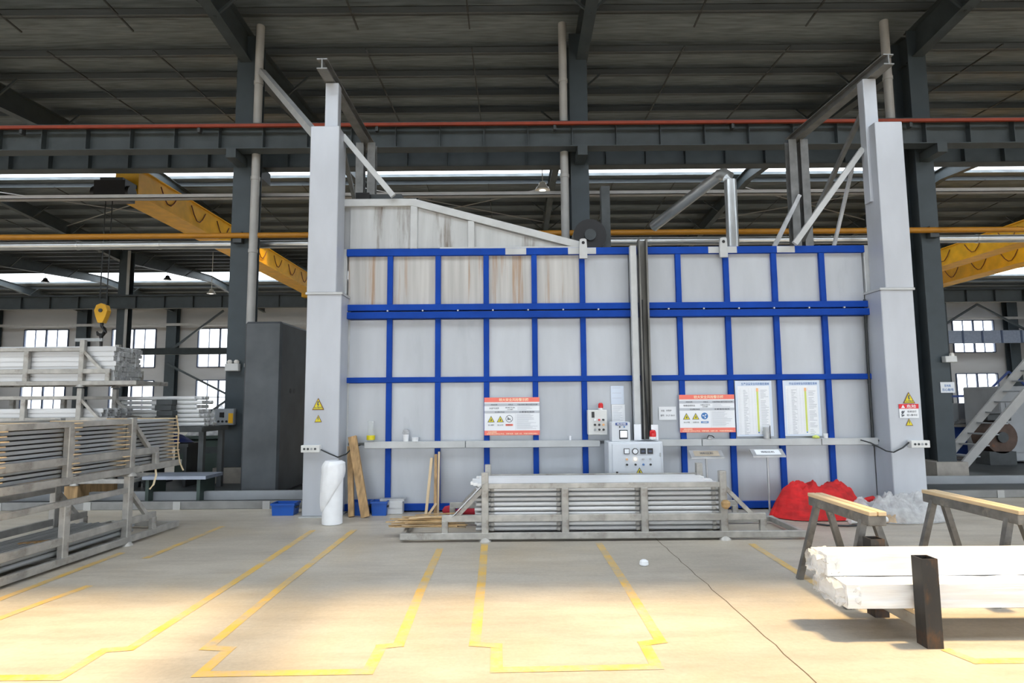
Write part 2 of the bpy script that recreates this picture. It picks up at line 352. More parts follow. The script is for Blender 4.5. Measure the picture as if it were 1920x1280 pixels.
# rafters and sag rods
CX = [-6.28+8*k for k in range(-5, 6)]
def raft(y0, y1, yr):
    mb = MB(); z0, z1 = zr(y0)-.2, zr(yr)-.2
    for (a, za, b, zb) in ((y0, z0, yr, z1), (y1, zr(y1)-.2, yr, z1)):
        da, db = .72, .45
        mb._add([(-.012,a,za),(.012,a,za),(.012,b,zb),(-.012,b,zb),(-.012,a,za-da),(.012,a,za-da),(.012,b,zb-db),(-.012,b,zb-db)],
                [(0,1,2,3),(4,7,6,5),(0,4,5,1),(1,5,6,2),(2,6,7,3),(3,7,4,0)])
        mb.bar((0,a,za-da), (0,b,zb-db), .26, .02); mb.bar((0,a,za), (0,b,zb), .26, .02)
        for s in (-1, 1):                                   # fly braces from the bottom flange up to the purlins
            for t in (.18, .42, .66):
                p = a+(b-a)*t; zz = za+(zb-za)*t; dd = da+(db-da)*t
                mb.bar((0, p, zz-dd), (s*.75, p, zz+.02), .05, .05)
    return mb.mesh('rafter', M_girder)
R = [raft(-5.9,13.95,4), raft(14.05,33.95,24), raft(34.05,54,44)]
for rm in R:
    for x in CX: put('rafter', rm, ceil, (x, 0, 0))
bm1 = MB().bar((0,25.2,zr(25.2)-.35),(8,29.6,zr(29.6)-.35),.035,.035).mesh('brace_rod', M_pipe); bm3 = MB().bar((8,25.2,zr(25.2)-.35),(0,29.6,zr(29.6)-.35),.035,.035).mesh('brace_rod', M_pipe)
for x in CX[3:8:2]: put('brace_rod', bm1, ceil, (x,0,0)); put('brace_rod', bm3, ceil, (x,0,0))
rods = []
for (a, b) in ((7,13.6),(14.4,22.7),(25.2,33.6)):
    rods.append(MB().bar((0,a,zr(a)-.19), (0,b,zr(b)-.19), .035, .035).mesh('sag_rod', M_dark))
for rm in rods:
    for x in CX[2:9]:
        for dx in (2.67, 5.33): put('sag_rod', rm, ceil, (x+dx, 0, 0))

# ------------------------------------------------------------------ columns, crane girders
def h_column(x, y, label, w=.42, d=.6, z1=10.5, m=M_column, group=None):
    t = thing('steel_column', label, 'column', (x,y,0), group=group)
    MB().box(-w/2,w/2,-d/2,-d/2+.03,0,z1).box(-w/2,w/2,d/2-.03,d/2,0,z1).box(-.012,.012,-d/2+.03,d/2-.03,0,z1).build('shaft', m, t)
    return t
cols = []
for x, lb in ((-6.28,'dark blue-grey steel column carrying a control box beside the dark steel cabinet'),(1.62,'dark steel column rising behind the oven roof next to the round fan'),(9.70,'dark steel column behind the pillar that bears the red warning notice')):
    t = h_column(x, 14, lb)
    MB().box(-.11,.11,-.9,-.3,7.25,7.46).box(-.11,.11,.3,1.05,7.3,7.6).build('bracket', M_girder, t)
    MB().box(-.35,.35,-.45,.45,0,.34).build('plinth', M_conc, t)
    cols.append(t)
for x, lb in ((-14.28,'dark steel column in the crane row beyond the stacked racks, outside the aluminium bundle'),): pass
h_column(-21.98, 34, 'dark steel column with a pale edge strip behind the yellow crane hook', .5, .6, 10.4, M_column)
MB().box(.22,.36,-.34,-.28,3.2,10.4).build('edge_strip', M_pipe, bpy.data.objects[[o.name for o in COL.objects if o.name.startswith('steel_column')][-1]])
h_column(24.2, 34, 'dark steel column between the hanging control box and the bright far window', .5, .6, 10.4)
for x, lb in ((-46.3,'far wall column at the edge beside the first far window'),(-38.3,'far wall column between the first and second far windows'),(-30.3,'far wall column from which the diagonal bracing starts'),(44.6,'far wall column next to the bright window by the stairs')):
    h_column(x, 53.7, lb, .9, .6, 10.6)
def girder(label, y, z0, z1, x0, x1, pitch, front, cat='crane girder'):
    t = thing('crane_girder', label, cat, (0,y,z0)); h = z1-z0
    MB().box(x0,x1,-.012,.012,.02,h-.02).build('web', M_girder, t)
    MB().box(x0,x1,-.16,.16,0,.02).box(x0,x1,-.2,.2,h-.02,h).build('flange', M_girder, t)
    sm = MB().box(-.008,.008,-.15,.15,.02,h-.02).mesh('stiffener', M_girder)
    x = x0+.4
    while x < x1:
        if -16 < x < 16 or pitch > 1.5: put('stiffener', sm, t, (x,0,0))
        x += pitch
    MB().box(x0,x1,-.03,.03,h,h+.09).build('crane_rail', M_dark, t)
    return t
girder('long dark crane girder under the red conductor rail, nearer of the pair', 13.3, 7.47, 8.04, -24, 24, 1.0, True)
girder('second dark crane girder just behind and below the red-railed one', 14.8, 7.62, 8.2, -24, 24, 1.0, True)
girder('distant dark crane girder above the far wall windows', 33.5, 7.04, 7.74, -47, 47, 1.6, True)
t = thing('conductor_rail', 'red crane conductor rail running along the top of the girder', 'conductor rail', (0,13.05,7.96))
MB().box(-24,24,-.032,.032,-.032,.032).build('rail', M_red, t)
for x in range(-23, 24, 4): MB().box(x-.03,x+.03,.0,.12,-.14,.0).build('rail_hanger', M_dark, t)
for x, lb in ((-5.88,'grey rainwater downpipe beside the column with the control box'),(1.24,'grey rainwater downpipe rising behind the hood slope'),(8.84,'grey rainwater downpipe behind the beam end over the notice pillar')):
    t = thing('downpipe', lb, 'pipe', (x,13.5,0)); MB().cyl((0,0,.05),(0,0,10.62),.095,14).build('pipe', M_pipe, t, True)
    cl = MB().cyl((0,0,-.04),(0,0,.04),.108,14).mesh('pipe_clamp', M_pipe, True)
    for z in (2.6,5.2,6.9,9.2): put('pipe_clamp', cl, t, (0,0,z))
t = thing('gas_pipe', 'thin yellow gas pipe running level behind the oven', 'pipe', (0,13.55,5.58))
MB().cyl((-24,0,0),(24,0,0),.065,10).build('pipe', M_gas, t, True)
for x in (-6.28,1.62,9.7): MB().box(x-.1,x+.1,0,.15,-.16,.1).build('pipe_bracket', M_dark, t)
t = thing('insulated_pipe', 'silver clad pipe running just below the yellow gas pipe', 'pipe', (0,14.5,5.62))
MB().cyl((-24,0,0),(24,0,0),.095,14).build('cladding', M_silver, t, True)
jr = MB().cyl((-.03,0,0),(.03,0,0),.104,14).mesh('joint_ring', M_silver, True)
for x in range(-23, 24, 2): put('joint_ring', jr, t, (x+.4,0,0))
t = thing('cable_tray', 'grey cable tray crossing level above the oven hood', 'cable tray', (0,14.55,6.84))
MB().box(-24,24,-.1,.1,-.045,-.03).box(-24,24,-.1,-.085,-.045,.05).box(-24,24,.085,.1,-.045,.05).build('tray', M_pipe, t)

# ------------------------------------------------------------------ overhead cranes
M_dcable = mat('red_brown_cable', (.12,.02,.015), .6)
def bridge(label, x0, x1, z0, z1, ya, yb, two=None, near=True):
    t = thing('overhead_crane', label, 'crane', (x0,ya,z0)); L = yb-ya; W = x1-x0; H = z1-z0
    def gd(dx):
        g = MB().box(dx,dx+W,0,L,.05,H).box(dx-.08,dx+W+.08,0,L,0,.05).box(dx-.05,dx+W+.05,0,L,H,H+.03).build('bridge_girder', M_yel, t)
        for k in range(9):
            y = 1+k*(L-2)/9; MB().tube([(dx+W+.03 if dx == 0 and x0 < 0 else dx-.03, y+q*.9, H*.82-.42*sin(pi*q/1.0)) for q in (0,.2,.4,.6,.8,1)], .016, 5).build('festoon_cable', M_dcable, g)
    gd(0)
    if two: gd(two)
    e = (two or 0)+W
    for y in ((-.35, L-.35) if near else (L-.35,)): MB().box(-.7,e+.7,y,y+.4,.1,.55).build('end_carriage', M_yel if y > 0 else M_dark, t)
    return t
bridge('yellow overhead crane bridge with looping cables above the stacked racks', -10.86, -10.22, 7.42, 8.18, 16.1, 33.2, None, False)
bridge('yellow double girder overhead crane seen above the stairs and machine', 18.7, 19.35, 7.4, 8.15, 15.6, 33.2, 2.9)
t = thing('chain_hoist', 'black hoist unit at the near end of the yellow crane bridge', 'hoist', (-10.55,15.6,7.12))
MB().box(-.40,.42,-.2,.25,0,.5).build('motor_housing', M_black, t); MB().cyl((-.5,0,.2),(.5,0,.2),.2,12).build('drum', M_black, t, True)
MB().box(-.3,.3,-.12,.5,.5,.60).build('trolley_frame', M_dark, t)
hk = thing('hook_block', 'orange crane hook block with black hook hanging over the aluminium bundle', 'hook', (-10.66,15.6,3.98))
MB().prism([(-.13,.05),(-.17,.2),(-.12,.34),(0,.39),(.12,.34),(.17,.2),(.13,.05),(.06,-.12),(-.06,-.12)], -.08, .08).build('block_body', M_yel, hk)
MB().cyl((0,-.1,.2),(0,.1,.2),.05,12).build('pulley_pin', M_dark, hk, True)
MB().tube([(0,0,-.1),(0,0,-.2),(.07,0,-.27),(.09,0,-.36),(.02,0,-.44),(-.08,0,-.42),(-.12,0,-.34)], [.045,.04,.05,.055,.055,.045,.02]).build('hook', M_black, hk, True)
MB().cyl((-.09,0,.3),(-.09,0,3.15),.014,6).cyl((.09,0,.3),(.09,0,3.15),.014,6).build('hoist_rope', M_cable, hk)
MB().box(-.66,.05,-.04,.04,-.60,-.52).build('lifting_beam', M_gframe, hk)
MB().tube([(0,0,-.40),(0.01,0,-.7),(0,0,-1.05)], [.05,.035,.05]).build('sling', M_black, hk, True)

# ------------------------------------------------------------------ far wall bracing, girts, lamps
def simple_bar(name, p, q, w, h, m, label, cat, group=None): return solo(name, MB().bar(p,q,w,h), m, label, cat, group, o=tuple(p))
simple_bar('wall_girt', (-48,53.3,8.7),(48,53.3,8.7),.12,.22,M_pipe,'thin grey girt across the far wall above the upper windows','girt')
simple_bar('wall_beam', (-48,42,5.35),(-12,42,5.35),.3,.45,M_girder,'dark level beam crossing in front of the far upper windows','beam')
t = thing('window_beam', 'ribbed grey-blue box beam hanging across the bright far window', 'beam', (36.6,52.5,6.75))
MB().box(0,10.3,-.2,.2,-.35,.75).build('body', mat('beam_blue',(.22,.26,.34),.5), t)
for k in range(6): MB().box(.8+k*1.7,.95+k*1.7,-.24,-.2,-.35,.75).build('rib', M_wframe, t)
for i, (p, q, lb) in enumerate((((-30.3,53.2,6.3),(-25.6,53.2,9.9),'diagonal brace from far column up to the far girder'),((-30.3,53,5.2),(-19,53,-.5),'long diagonal brace falling across the far lower window'),((-26.5,52.8,.8),(-20.5,52.8,5.0),'diagonal brace rising across the far lower window'),
     ((36.6,53,7.2),(41.2,53,9.9),'diagonal brace rising over the bright far window'),((41.2,53,9.9),(46,53,7.2),'diagonal brace falling from the peak over the bright far window'))):
    simple_bar('wind_brace', p, q, .16, .16, M_girder, lb, 'brace')
for i, (x, y, z, lb) in enumerate(((1.08,20,8.98,'white bell lamp hanging above the hood slope'),(-31.3,40,10.0,'dark bell lamp hanging before the bright skylight, farthest from the column'),(-23.1,40,10.1,'bell lamp hanging just beyond the far dark column'),(-18.1,36,8.4,'small white bell lamp low beside the control box column'))):
    t = thing('pendant_lamp', lb, 'lamp', (x,y,z), group=None)
    MB().lathe([(.26,-.1),(.2,0),(.14,.06),(.12,.16),(.05,.2)]).build('lamp_shade', M_lamp if i in (0,3) else M_black, t, True)
    MB().cyl((0,0,.18),(0,0,zr(y)-z+.05),.018,6).build('rod', M_lamp, t); MB().lathe([(.1,-.12),(.12,-.06),(.06,0)]).build('bulb', M_bulb if i in (0,3) else M_lamp, t, True)

# ================================================================== THE OVEN
ov = thing('curing_oven', 'long grey industrial oven with blue framed panel wall and stained hood', 'oven', (0,10,0))
def O(x0,x1,y0,y1,z0,z1): return MB().box(x0,x1,y0-10,y1-10,z0,z1)
BX = [-2.03+.803*k for k in range(10)]; XL, XR = -2.76, 5.92
O(XL,XR,10.06,13.4,.02,4.28).build('body', M_mgrey, ov)
ROW = [(3.37,4.21),(2.16,3.13),(1.10,2.08),(.10,1.06)]
edges = [XL]+BX+[XR]
pcache = {}
for r, (z0, z1) in enumerate(ROW):
    for c in range(11):
        x0, x1 = edges[c]+.02, edges[c+1]-.02
        m = M_rust if (r == 0 and c < 5) else M_panel
        MB().bbox(x0,x1,.0,.06,z0,z1,.008).build('panel', m, ov)
for k, x in enumerate(BX):
    for r, (z0, z1) in enumerate(((3.37,4.20),(2.16,3.14),(.12,2.08))):
        if k == 5 and r == 0: pass
        if k == 5: continue                                   # this joint is covered by the two bare rails
        MB().bbox(x-.045,x+.045,-.055,.01,z0,z1,.006).build('frame_post', M_blue, ov)
for z0, z1, d, n in ((4.20,4.32,.06,'top_rail'),(2.08,2.17,.057,'frame_rail'),(.02,.13,.05,'base_rail')):
    MB().bbox(XL,XR,-d,.02,z0,z1,.006).build(n, M_blue, ov)
MB().bbox(XL-.1,XR+.1,-.09,.02,3.27,3.375,.006).build('belt_rail', M_blue, ov); lr = MB().bbox(XL-.1,XR+.1,-.12,.02,3.135,3.245,.006).build('belt_rail', M_blue, ov)
bl = MB().cyl((0,-.125,3.262),(0,-.09,3.262),.014,8).mesh('bolt', M_galv)
for k in range(15): put('bolt', bl, lr, (-2.05+k*.58,0,0))
for x0, x1 in ((XL-.10,XL),(XR,XR+.11)): MB().bbox(x0,x1,-.03,.06,0,4.33,.008).build('edge_trim', M_gframe, ov)
# grey repaired paint patches show on the top rail: short bare sleeves
for x0, x1 in ((-.1,.25),(.95,1.16),(1.26,1.42),(3.3,3.48),(3.6,3.78),(4.45,4.75)): MB().bbox(x0,x1,-.063,-.03,4.205,4.315,.003).build('bare_patch', M_gframe, ov)
# hood
hp = [(-2.72,4.34),(-1.70,4.34),(-1.70,5.06),(-2.72,5.06)]
MB().prism(hp, .0, .03).build('hood_panel', M_hood, ov)
MB().prism([(-1.58,4.34),(-.72,4.34),(-.72,4.80),(-1.58,5.04)], 0, .03).build('hood_panel', M_hood, ov)
MB().prism([(-.62,4.34),(.92,4.34),(-.62,4.77)], 0, .03).build('hood_panel', M_hood, ov)
MB().prism([(-2.84,4.30),(1.16,4.30),(-1.64,5.15),(-2.84,5.15)], .03, 3.3).build('hood_body', M_mgrey, ov)
MB().bbox(-2.86,-1.6,-.05,.05,5.06,5.19,.008).build('hood_frame', M_gframe, ov)
MB().bbox(-1.70,-1.58,-.045,.05,4.32,5.08,.008).build('hood_frame', M_gframe, ov); MB().bbox(-.73,-.62,-.045,.05,4.32,4.80,.008).build('hood_frame', M_gframe, ov)
MB().prism([(-1.66,5.19),(1.17,4.42),(1.17,4.30),(-1.66,5.065)],-.052,.052).build('hood_frame', M_gframe, ov)
MB().bbox(-1.2,1.16,-.055,.05,4.30,4.345,.004).build('hood_frame', M_gframe, ov)
for x in (1.20, 3.54):
    lg = MB(); n = 20; hole = [(x+.022*cos(2*pi*i/n), 4.375+.022*sin(2*pi*i/n)) for i in range(n)]
    lg.prism([(x-.065,4.12),(x+.065,4.12),(x+.065,4.28),(x+.055,4.44),(x+.03,4.455),(x-.03,4.455),(x-.055,4.44),(x-.065,4.28)], -.12, -.07)
    l = lg.build('lifting_lug', M_gframe, ov); MB().cyl((x,-.125,4.385),(x,-.115,4.385),.026,14).build('eye_hole', M_black, l)
# shelf ledge: a pale duct in lengths along the wall
for x0, x1 in ((-2.4,-.77),(-.76,1.41),(2.35,3.05),(3.06,4.98),(4.99,5.93)): MB().bbox(x0,x1,-.13,-.06,1.02,1.13,.006).build('ledge', M_gframe, ov)
# the two vertical rails in front of the wall
MB().bbox(1.95,2.06,-.24,-.15,1.16,4.30,.008).build('guide_channel', M_gframe, ov)
MB().box(2.09,2.11,-.28,-.13,1.14,4.40).box(2.21,2.235,-.28,-.13,1.14,4.40).box(2.09,2.235,-.15,-.13,1.14,4.40).build('guide_beam', mat('bare_dark_beam',(.17,.17,.16),.5,.4,.3,5,(1,1,.3)), ov)
MB().tube([(2.14,-.2,3.4),(2.13,-.21,2.4),(2.15,-.22,1.8),(2.19,-.22,1.2)], .012, 6).build('cable', M_cable, ov)
# drives and ducts on the oven roof
t = thing('drive_motor', 'small dark geared motor on the hood top beside the pillar', 'motor', (-2.62,10.5,5.19)); MB().box(-.12,.12,-.12,.3,0,.26).build('housing', M_black, t); MB().cyl((.12,.1,.13),(.3,.1,.13),.1,12).build('gearbox', M_dark, t, True)
t = thing('winch', 'dark winch gearbox under the diagonal brace on the hood top', 'winch', (-2.2,10.6,5.19)); MB().box(-.3,.25,-.1,.4,0,.27).build('gearbox', M_dark, t); MB().cyl((.25,.1,.14),(.52,.1,.14),.12,14).build('drum', M_black, t, True)
t = thing('extract_fan', 'round black fan housing on the oven roof beside the column', 'fan', (1.62,12.4,4.28)); MB().cyl((0,-.25,.86),(0,.3,.86),.34,22).box(-.2,.2,-.15,.2,.0,.6).build('fan_housing', M_black, t, True)
MB().box(.27,.45,-.1,.1,0,1.95).build('fan_duct', M_dark, t); MB().cyl((0,-.3,.86),(0,-.25,.86),.12,14).build('fan_hub', M_dark, t, True)
t = thing('exhaust_duct', 'shiny silver exhaust duct with an elbow rising from the oven roof', 'duct', (4.30,11.5,4.28))
MB().cyl((0,0,0),(0,0,1.75),.115,18).build('riser', M_silver, t, True)
MB().tube([(0,0,1.72),(-.02,.03,1.83),(-.08,.1,1.92),(-.16,.2,1.93)], .118, 16).build('elbow', M_silver, t, True)
MB().cyl((-.12,.15,1.94),(-1.15,1.6,1.3),.115,16).build('branch', M_silver, t, True)

# ================================================================== LIFT FRAMES AT BOTH ENDS
def pillar(label, x0, x1, u0, u1, side):
    t = thing('sheet_pillar', label, 'pillar', ((x0+x1)/2,9.75,0)); ox = (x0+x1)/2
    MB().bbox(x0-ox,x1-ox,-.2,.24,.02,3.49,.01).build('lower_casing', M_pill, t)
    MB().box(x0-ox-.02,x1-ox+.02,-.22,.26,3.485,3.52).build('flange_ring', M_gframe, t)
    MB().bbox(u0-ox,u1-ox,-.2,.22,3.52,6.29,.01).build('upper_casing', M_pill, t)
    MB().box(x0-ox-.04,x1-ox+.04,-.23,.26,0,.02).build('base_plate', M_gframe, t)
    return t
pl = pillar('tall pale grey sheet-metal pillar beside the foam roll, with two yellow warning triangles', -3.27,-2.72,-3.28,-2.81, 1)
pr = pillar('tall pale grey sheet-metal pillar bearing the red danger notice', 5.90,6.42,5.99,6.44, -1)
MB().box(.22,.30,.24,.44,.0,3.4).build('inner_post', M_gframe, pl); 
MB().tube([(-.30,.2,1.0),(-.305,.2,2.3),(-.29,.2,3.4)], .022, 8).build('conduit', M_cable, pr)
M_galv_shade = mat('shaded_galvanised', (.20,.205,.205), .5, .4, .2, 5)  # galvanised steel with the shade on the hoist frames put into its colour
def liftframe(label, xp, xb, xr, yp, top, label2):
    t = thing('hoist_frame', label, 'frame', (xp,9.75,0)); 
    MB().bbox(-.11,.11,-.02,.16,5.0,7.13,.008).build('post', M_pill, t)
    dx = xb-xp
    MB().ibeam((dx,-.42,7.24),(xr-xp,2.8,7.24),.17,.18,.02).build('top_beam', M_galv_shade, t)
    MB().ibeam((xr-xp-.12,2.5,4.3),(xr-xp-.12,2.5,7.15),.16,.2,.02,(0,1,0)).ibeam((xr-xp+.12,2.5,4.3),(xr-xp+.12,2.5,7.15),.16,.2,.02,(0,1,0)).build('rear_post', M_galv_shade, t)
    MB().bar((0,.1,6.75),(xr-xp,2.45,5.0),.07,.07).build('side_brace', M_galv_shade, t)
    return t
lf = liftframe('hoist frame over the hood end, with beam on post and slanting brace', -3.0,-3.05,-3.02,9.75,7.13,'')
rf = liftframe('hoist frame over the notice pillar, with beam running back to dark rear posts', 6.06,6.15,6.0,9.75,7.13,'')
MB().bar((.17,.1,6.25),(1.03,.1,5.20),.09,.06,(0,1,0)).build('front_brace', M_gframe, lf)
MB().bar((-3.05+3.0-.1,.2,6.1),(-5.75+3.0,3.6,9.4),.13,.13).build('tie_strut', M_gframe, lf)
MB().bar((-.12,.1,5.95),(-1.35,.1,4.33),.09,.06,(0,1,0)).build('front_brace', M_gframe, rf)
MB().bar((-.1,2.4,5.95),(-1.0,2.3,4.3),.08,.06,(0,1,0)).build('rear_brace', M_galv, rf)
MB().bar((-.12,.4,5.8),(-.45,.6,4.33),.05,.05,(0,1,0)).build('thin_brace', M_galv, rf)

# ------------------------------------------------------------------ signs on the pillars
def tri(name, label, x, y, zt, zb, hw, txt=None):
    b = solo(name, MB().prism([(0,zt-zb),(-hw,0),(hw,0)], -.004, 0), mat('sign_brown',(.20,.09,.03),.5), label, 'warning sign', o=(0,0,0)); b.location = (x,y,zb)
    h = zt-zb; k = .80; z0 = h*.07
    MB().prism([(0,z0+h*k),(-hw*k,z0),(hw*k,z0)], -.0065, -.003).build('yellow_face', M_wyel, b)
    s = MB(); c = h*.42
    s.prism([(-.012*h/.2,c+.06*h/.2),(.018*h/.2,c+.06*h/.2),(.0,c+.015*h/.2),(.02*h/.2,c+.015*h/.2),(-.016*h/.2,c-.05*h/.2),(-.003*h/.2,c),(-.02*h/.2,c)], -.0085, -.006)
    if txt: s.text(txt, 0, -.008, h*.2, h*.17)
    s.build('symbol', M_ink, b); return b
Yp = 9.545
tri('warning_triangle','yellow warning triangle on pillar by the foam roll, larger of two',-3.05,Yp,1.84,1.65,.095,'当心触电')
tri('warning_triangle','small yellow warning triangle below the larger one on foam roll pillar',-3.045,Yp,1.575,1.46,.058)
tri('warning_triangle','yellow warning triangle just above the red danger notice',6.225,Yp,1.86,1.68,.095,'当心触电')
tri('warning_triangle','small yellow warning triangle just below the red danger notice',6.205,Yp,1.445,1.335,.058)
dn = solo('danger_notice', MB().box(-.15,.15,-.005,0,0,.215), M_paper, 'white notice with red DANGER header on the pillar face', 'sign'); dn.location = (6.21,Yp,1.455)
MB().box(-.155,.155,-.008,-.004,.145,.217).build('header_band', M_wred, dn)
MB().text('危险',.04,-.0095,.18,.055,.15).prism([(-.09,.205),(-.12,.155),(-.06,.155)],-.0095,-.0085).build('header_lettering', M_paper, dn)
MB().text('检修运行',.045,-.007,.10,.036).text('进入警示区',.045,-.007,.045,.034).cyl((-.10,-.006,.09),(-.10,-.008,.09),.022,10).bar((-.12,-.007,.05),(-.07,-.007,.11),.012,.004,(0,1,0)).bar((-.12,-.007,.03),(-.08,-.007,.045),.02,.004,(0,1,0)).build('lettering', M_ink, dn)
def socket_box(label, x, flip):
    t = thing('socket_box', label, 'socket box', (x,9.55,1.0)); MB().bbox(-.145,.145,-.1,0,0,.11,.006).build('case', M_box, t)
    for k in range(4): MB().cyl((-.09+k*.056,-.108,.055),(-.09+k*.056,-.099,.055),.018,12).build('socket', M_dark if k != 2 else M_mgrey, t)
    return t
socket_box('white box of four sockets on the pillar by the foam roll', -3.13, 1); socket_box('white box of four sockets below the red danger notice', 6.30, -1)
solo('power_cable', MB().tube([(-2.98,9.5,1.04),(-2.85,9.5,.98),(-2.72,9.52,.92),(-2.64,9.7,.95),(-2.56,9.84,1.06),(-2.45,9.85,1.08)], .011, 6), M_cable, 'black cable sagging from the sockets by the foam roll to the ledge', 'cable', smooth=True)
solo('power_cable', MB().tube([(6.15,9.5,1.08),(6.05,9.5,1.0),(5.9,9.5,.93),(5.8,9.52,.95),(5.7,9.75,1.06),(5.6,9.85,1.1)], .011, 6), M_cable, 'black cable sagging from the sockets under the danger notice to the ledge', 'cable', smooth=True)
solo('drop_pipe', MB().tube([(5.93,9.86,.02),(5.93,9.86,1.0),(5.9,9.86,1.1)], .013, 6), M_cable, 'thin black pipe dropping to the floor at the oven corner by the notice pillar', 'pipe', smooth=True)

# ------------------------------------------------------------------ notices on the oven wall
def risk_board(label, cx, z0, variant):
    W, H = .45, .61; yb = 9.93
    b = solo('risk_board', MB().bbox(-W,W,-.012,0,0,H,.002), M_paper, label, 'sign'); b.location = (cx,yb,z0); f = -.0135
    for z0, z1 in ((H-.075,H),(0,.075)): MB().box(-W,W,f-.001,-.011,z0,z1).build('coral_band', M_sred, b)
    for z0, z1 in ((H-.14,H-.095),(H-.255,H-.215)): MB().box(-W,W,f-.001,-.011,z0,z1).build('grey_band', M_sgrey, b)
    g = f-.0025
    MB().text('较大安全风险警示牌',.03,g,H-.037,.052,.48).text('应急处置措施',-.32,g,.053,.024).text('发现险情立即停止作业，切断电源，疏散人员，并报告现场负责人',0,g,.023,.026,.83).build('cream_lettering', M_cream, b)
    k = MB().text('风险名称',-.29,g,H-.117,.027).text('风险点',-.02,g,H-.117,.027).text('可能导致的事故类型及后果',.255,g,H-.117,.027,.33)
    k.text('天然气泄漏' if variant else '有限空间作业',-.29,g,H-.175,.032).text('易燃气体' if variant else '中毒窒息 高温灼伤',-.03,g,H-.165,.022,.16).text('火灾 爆炸',-.03,g,H-.195,.022)
    k.text('安全警示标志',-.2,g,H-.236,.027).text('主要管控措施',.24,g,H-.236,.027,.25)
    nm = ('当心爆炸','当心火灾') if variant else ('当心中毒','注意安全')
    for x, s in zip((-.34,-.19), nm): k.text(s, x, g, .165, .025)
    if variant:
        k.text('严禁烟火',-.05,g,.165,.025)
    k.build('lettering', M_ink, b)
    ln = MB(); random.seed(3 if variant else 4)
    for i in range(13): ln.box(.075,.075+.34*random.uniform(.55,1),g,g+.001,.335-i*.019-.004,.335-i*.019)
    for i in range(3): ln.box(.09,.09+.3*random.uniform(.4,1),g,g+.001,H-.158-i*.02-.004,H-.158-i*.02)
    ln.box(.058,.060,g,g+.001,.08,H-.26); ln.build('small_print', M_ink2, b)
    for x in (-.34,-.19):
        a = MB().prism([(x,.315),(x-.058,.21),(x+.058,.21)],g-.001,-.011).build('hazard_triangle', M_ink, b)
        MB().prism([(x,.297),(x-.043,.217),(x+.043,.217)],g-.003,g-.0005).build('yellow_face', M_wyel, a)
        MB().prism([(x-.012,.23),(x-.004,.26),(x,.275),(x+.014,.245),(x+.008,.23)],g-.005,g-.0025).build('symbol', M_ink, a)
    x = -.045; n = 24
    if variant:
        a = MB().cyl((x,g-.001,.265),(x,-.011,.265),.058,n).build('prohibition_ring', M_ink, b); MB().cyl((x,g-.002,.265),(x,g-.0005,.265),.050,n).build('white_face', M_paper, a)
        MB().bar((x-.035,g-.003,.30),(x+.035,g-.003,.23),.006,.002,(0,1,0)).bar((x-.03,g-.003,.25),(x+.02,g-.003,.262),.014,.002,(0,1,0)).prism([(x-.03,.26),(x-.02,.295),(x-.008,.26)],g-.004,g-.002).build('symbol', M_ink, a)
        MB().box(x-.06,x+.06,g,g+.0012,.15,.18).build('caption_band', M_sred, b)
    else:
        a = MB().cyl((x,g-.001,.265),(x,-.011,.265),.055,n).build('mandatory_disc', M_sblue, b)
        fm = MB()
        for q in range(3):
            an = q*2*pi/3+.5; fm.prism([(x,.265),(x+.04*cos(an),.265+.04*sin(an)),(x+.035*cos(an+.7),.265+.035*sin(an+.7))],g-.003,g-.0005)
        fm.build('symbol', M_paper, a); MB().box(x-.06,x+.06,g,g+.0012,.15,.18).build('caption_band', M_sblue, b); MB().text('注意通风',x,g-.001,.165,.022).build('caption_lettering', M_paper, b)
    return b
risk_board('coral and white risk board with no-fire symbol on the oven wall', -.01, 1.215, True)
risk_board('coral and white risk board with blue fan disc, beside the control cabinet', 3.17, 1.235, False)
def list_poster(label, cx, z0, title, seed):
    W, H = .30, .90; b = solo('list_poster', MB().bbox(-W,W,-.008,0,0,H,.002), M_bpaper, label, 'poster'); b.location = (cx,9.94,z0); random.seed(seed)
    MB().box(-W+.04,W-.045,-.0095,-.0078,.03,H-.085).build('table_sheet', M_paper, b)
    MB().text(title,.03,-.0105,H-.05,.045,.46).build('title_lettering', M_inkb, b)
    p = MB()
    for i in range(34):
        z = H-.15-i*.0215
        p.box(-.17,-.17+random.uniform(.03,.09),-.0105,-.0094,z-.006,z); p.box(-.245,-.235,-.0105,-.0094,z-.005,z)
        if random.random() < .9: p.box(.11,.11+random.uniform(.05,.13),-.0105,-.0094,z-.006,z)
        p.box(-.25,.25,-.0102,-.0094,z-.0125,z-.0118)
    for x in (-.22,-.08,-.03,.02,.095): p.box(x,x+.0012,-.0102,-.0094,.05,H-.12)
    p.build('table_print', M_ink2, b)
    MB().box(.045,.075,-.0112,-.0094,.075,H-.175).build('lime_column', M_lime, b); MB().box(.042,.078,-.0112,-.0094,H-.175,H-.12).build('orange_cell', M_orange, b); MB().box(.05,.07,-.0112,-.0094,.05,.07).build('blue_cell', M_sblue, b)
list_poster('pale blue safety list poster nearer the coral risk board', 3.945, 1.165, '生产设备安全风险管控清单', 1)
list_poster('pale blue safety list poster farther from the cabinet, next to bare panel', 4.73, 1.165, '作业活动安全风险管控清单', 2)
def sheet(name, label, cx, z0, W, H, m, y=9.985, lines=0, seed=1):
    b = solo(name, MB().box(-W/2,W/2,-.003,0,0,H), m, label, 'notice'); b.location = (cx,y,z0); random.seed(seed)
    p = MB()
    for i in range(lines):
        z = H-.03-i*(H-.05)/lines; p.box(-W*.4,-W*.4+W*.8*random.uniform(.5,1),-.0042,-.0029,z-.004,z)
    if lines: p.build('print', M_ink2, b)
    return b
sheet('document_sleeve','pale blue document sleeve on the oven wall, upper of two',1.725,1.70,.215,.30,M_bpaper,9.985,3,5)
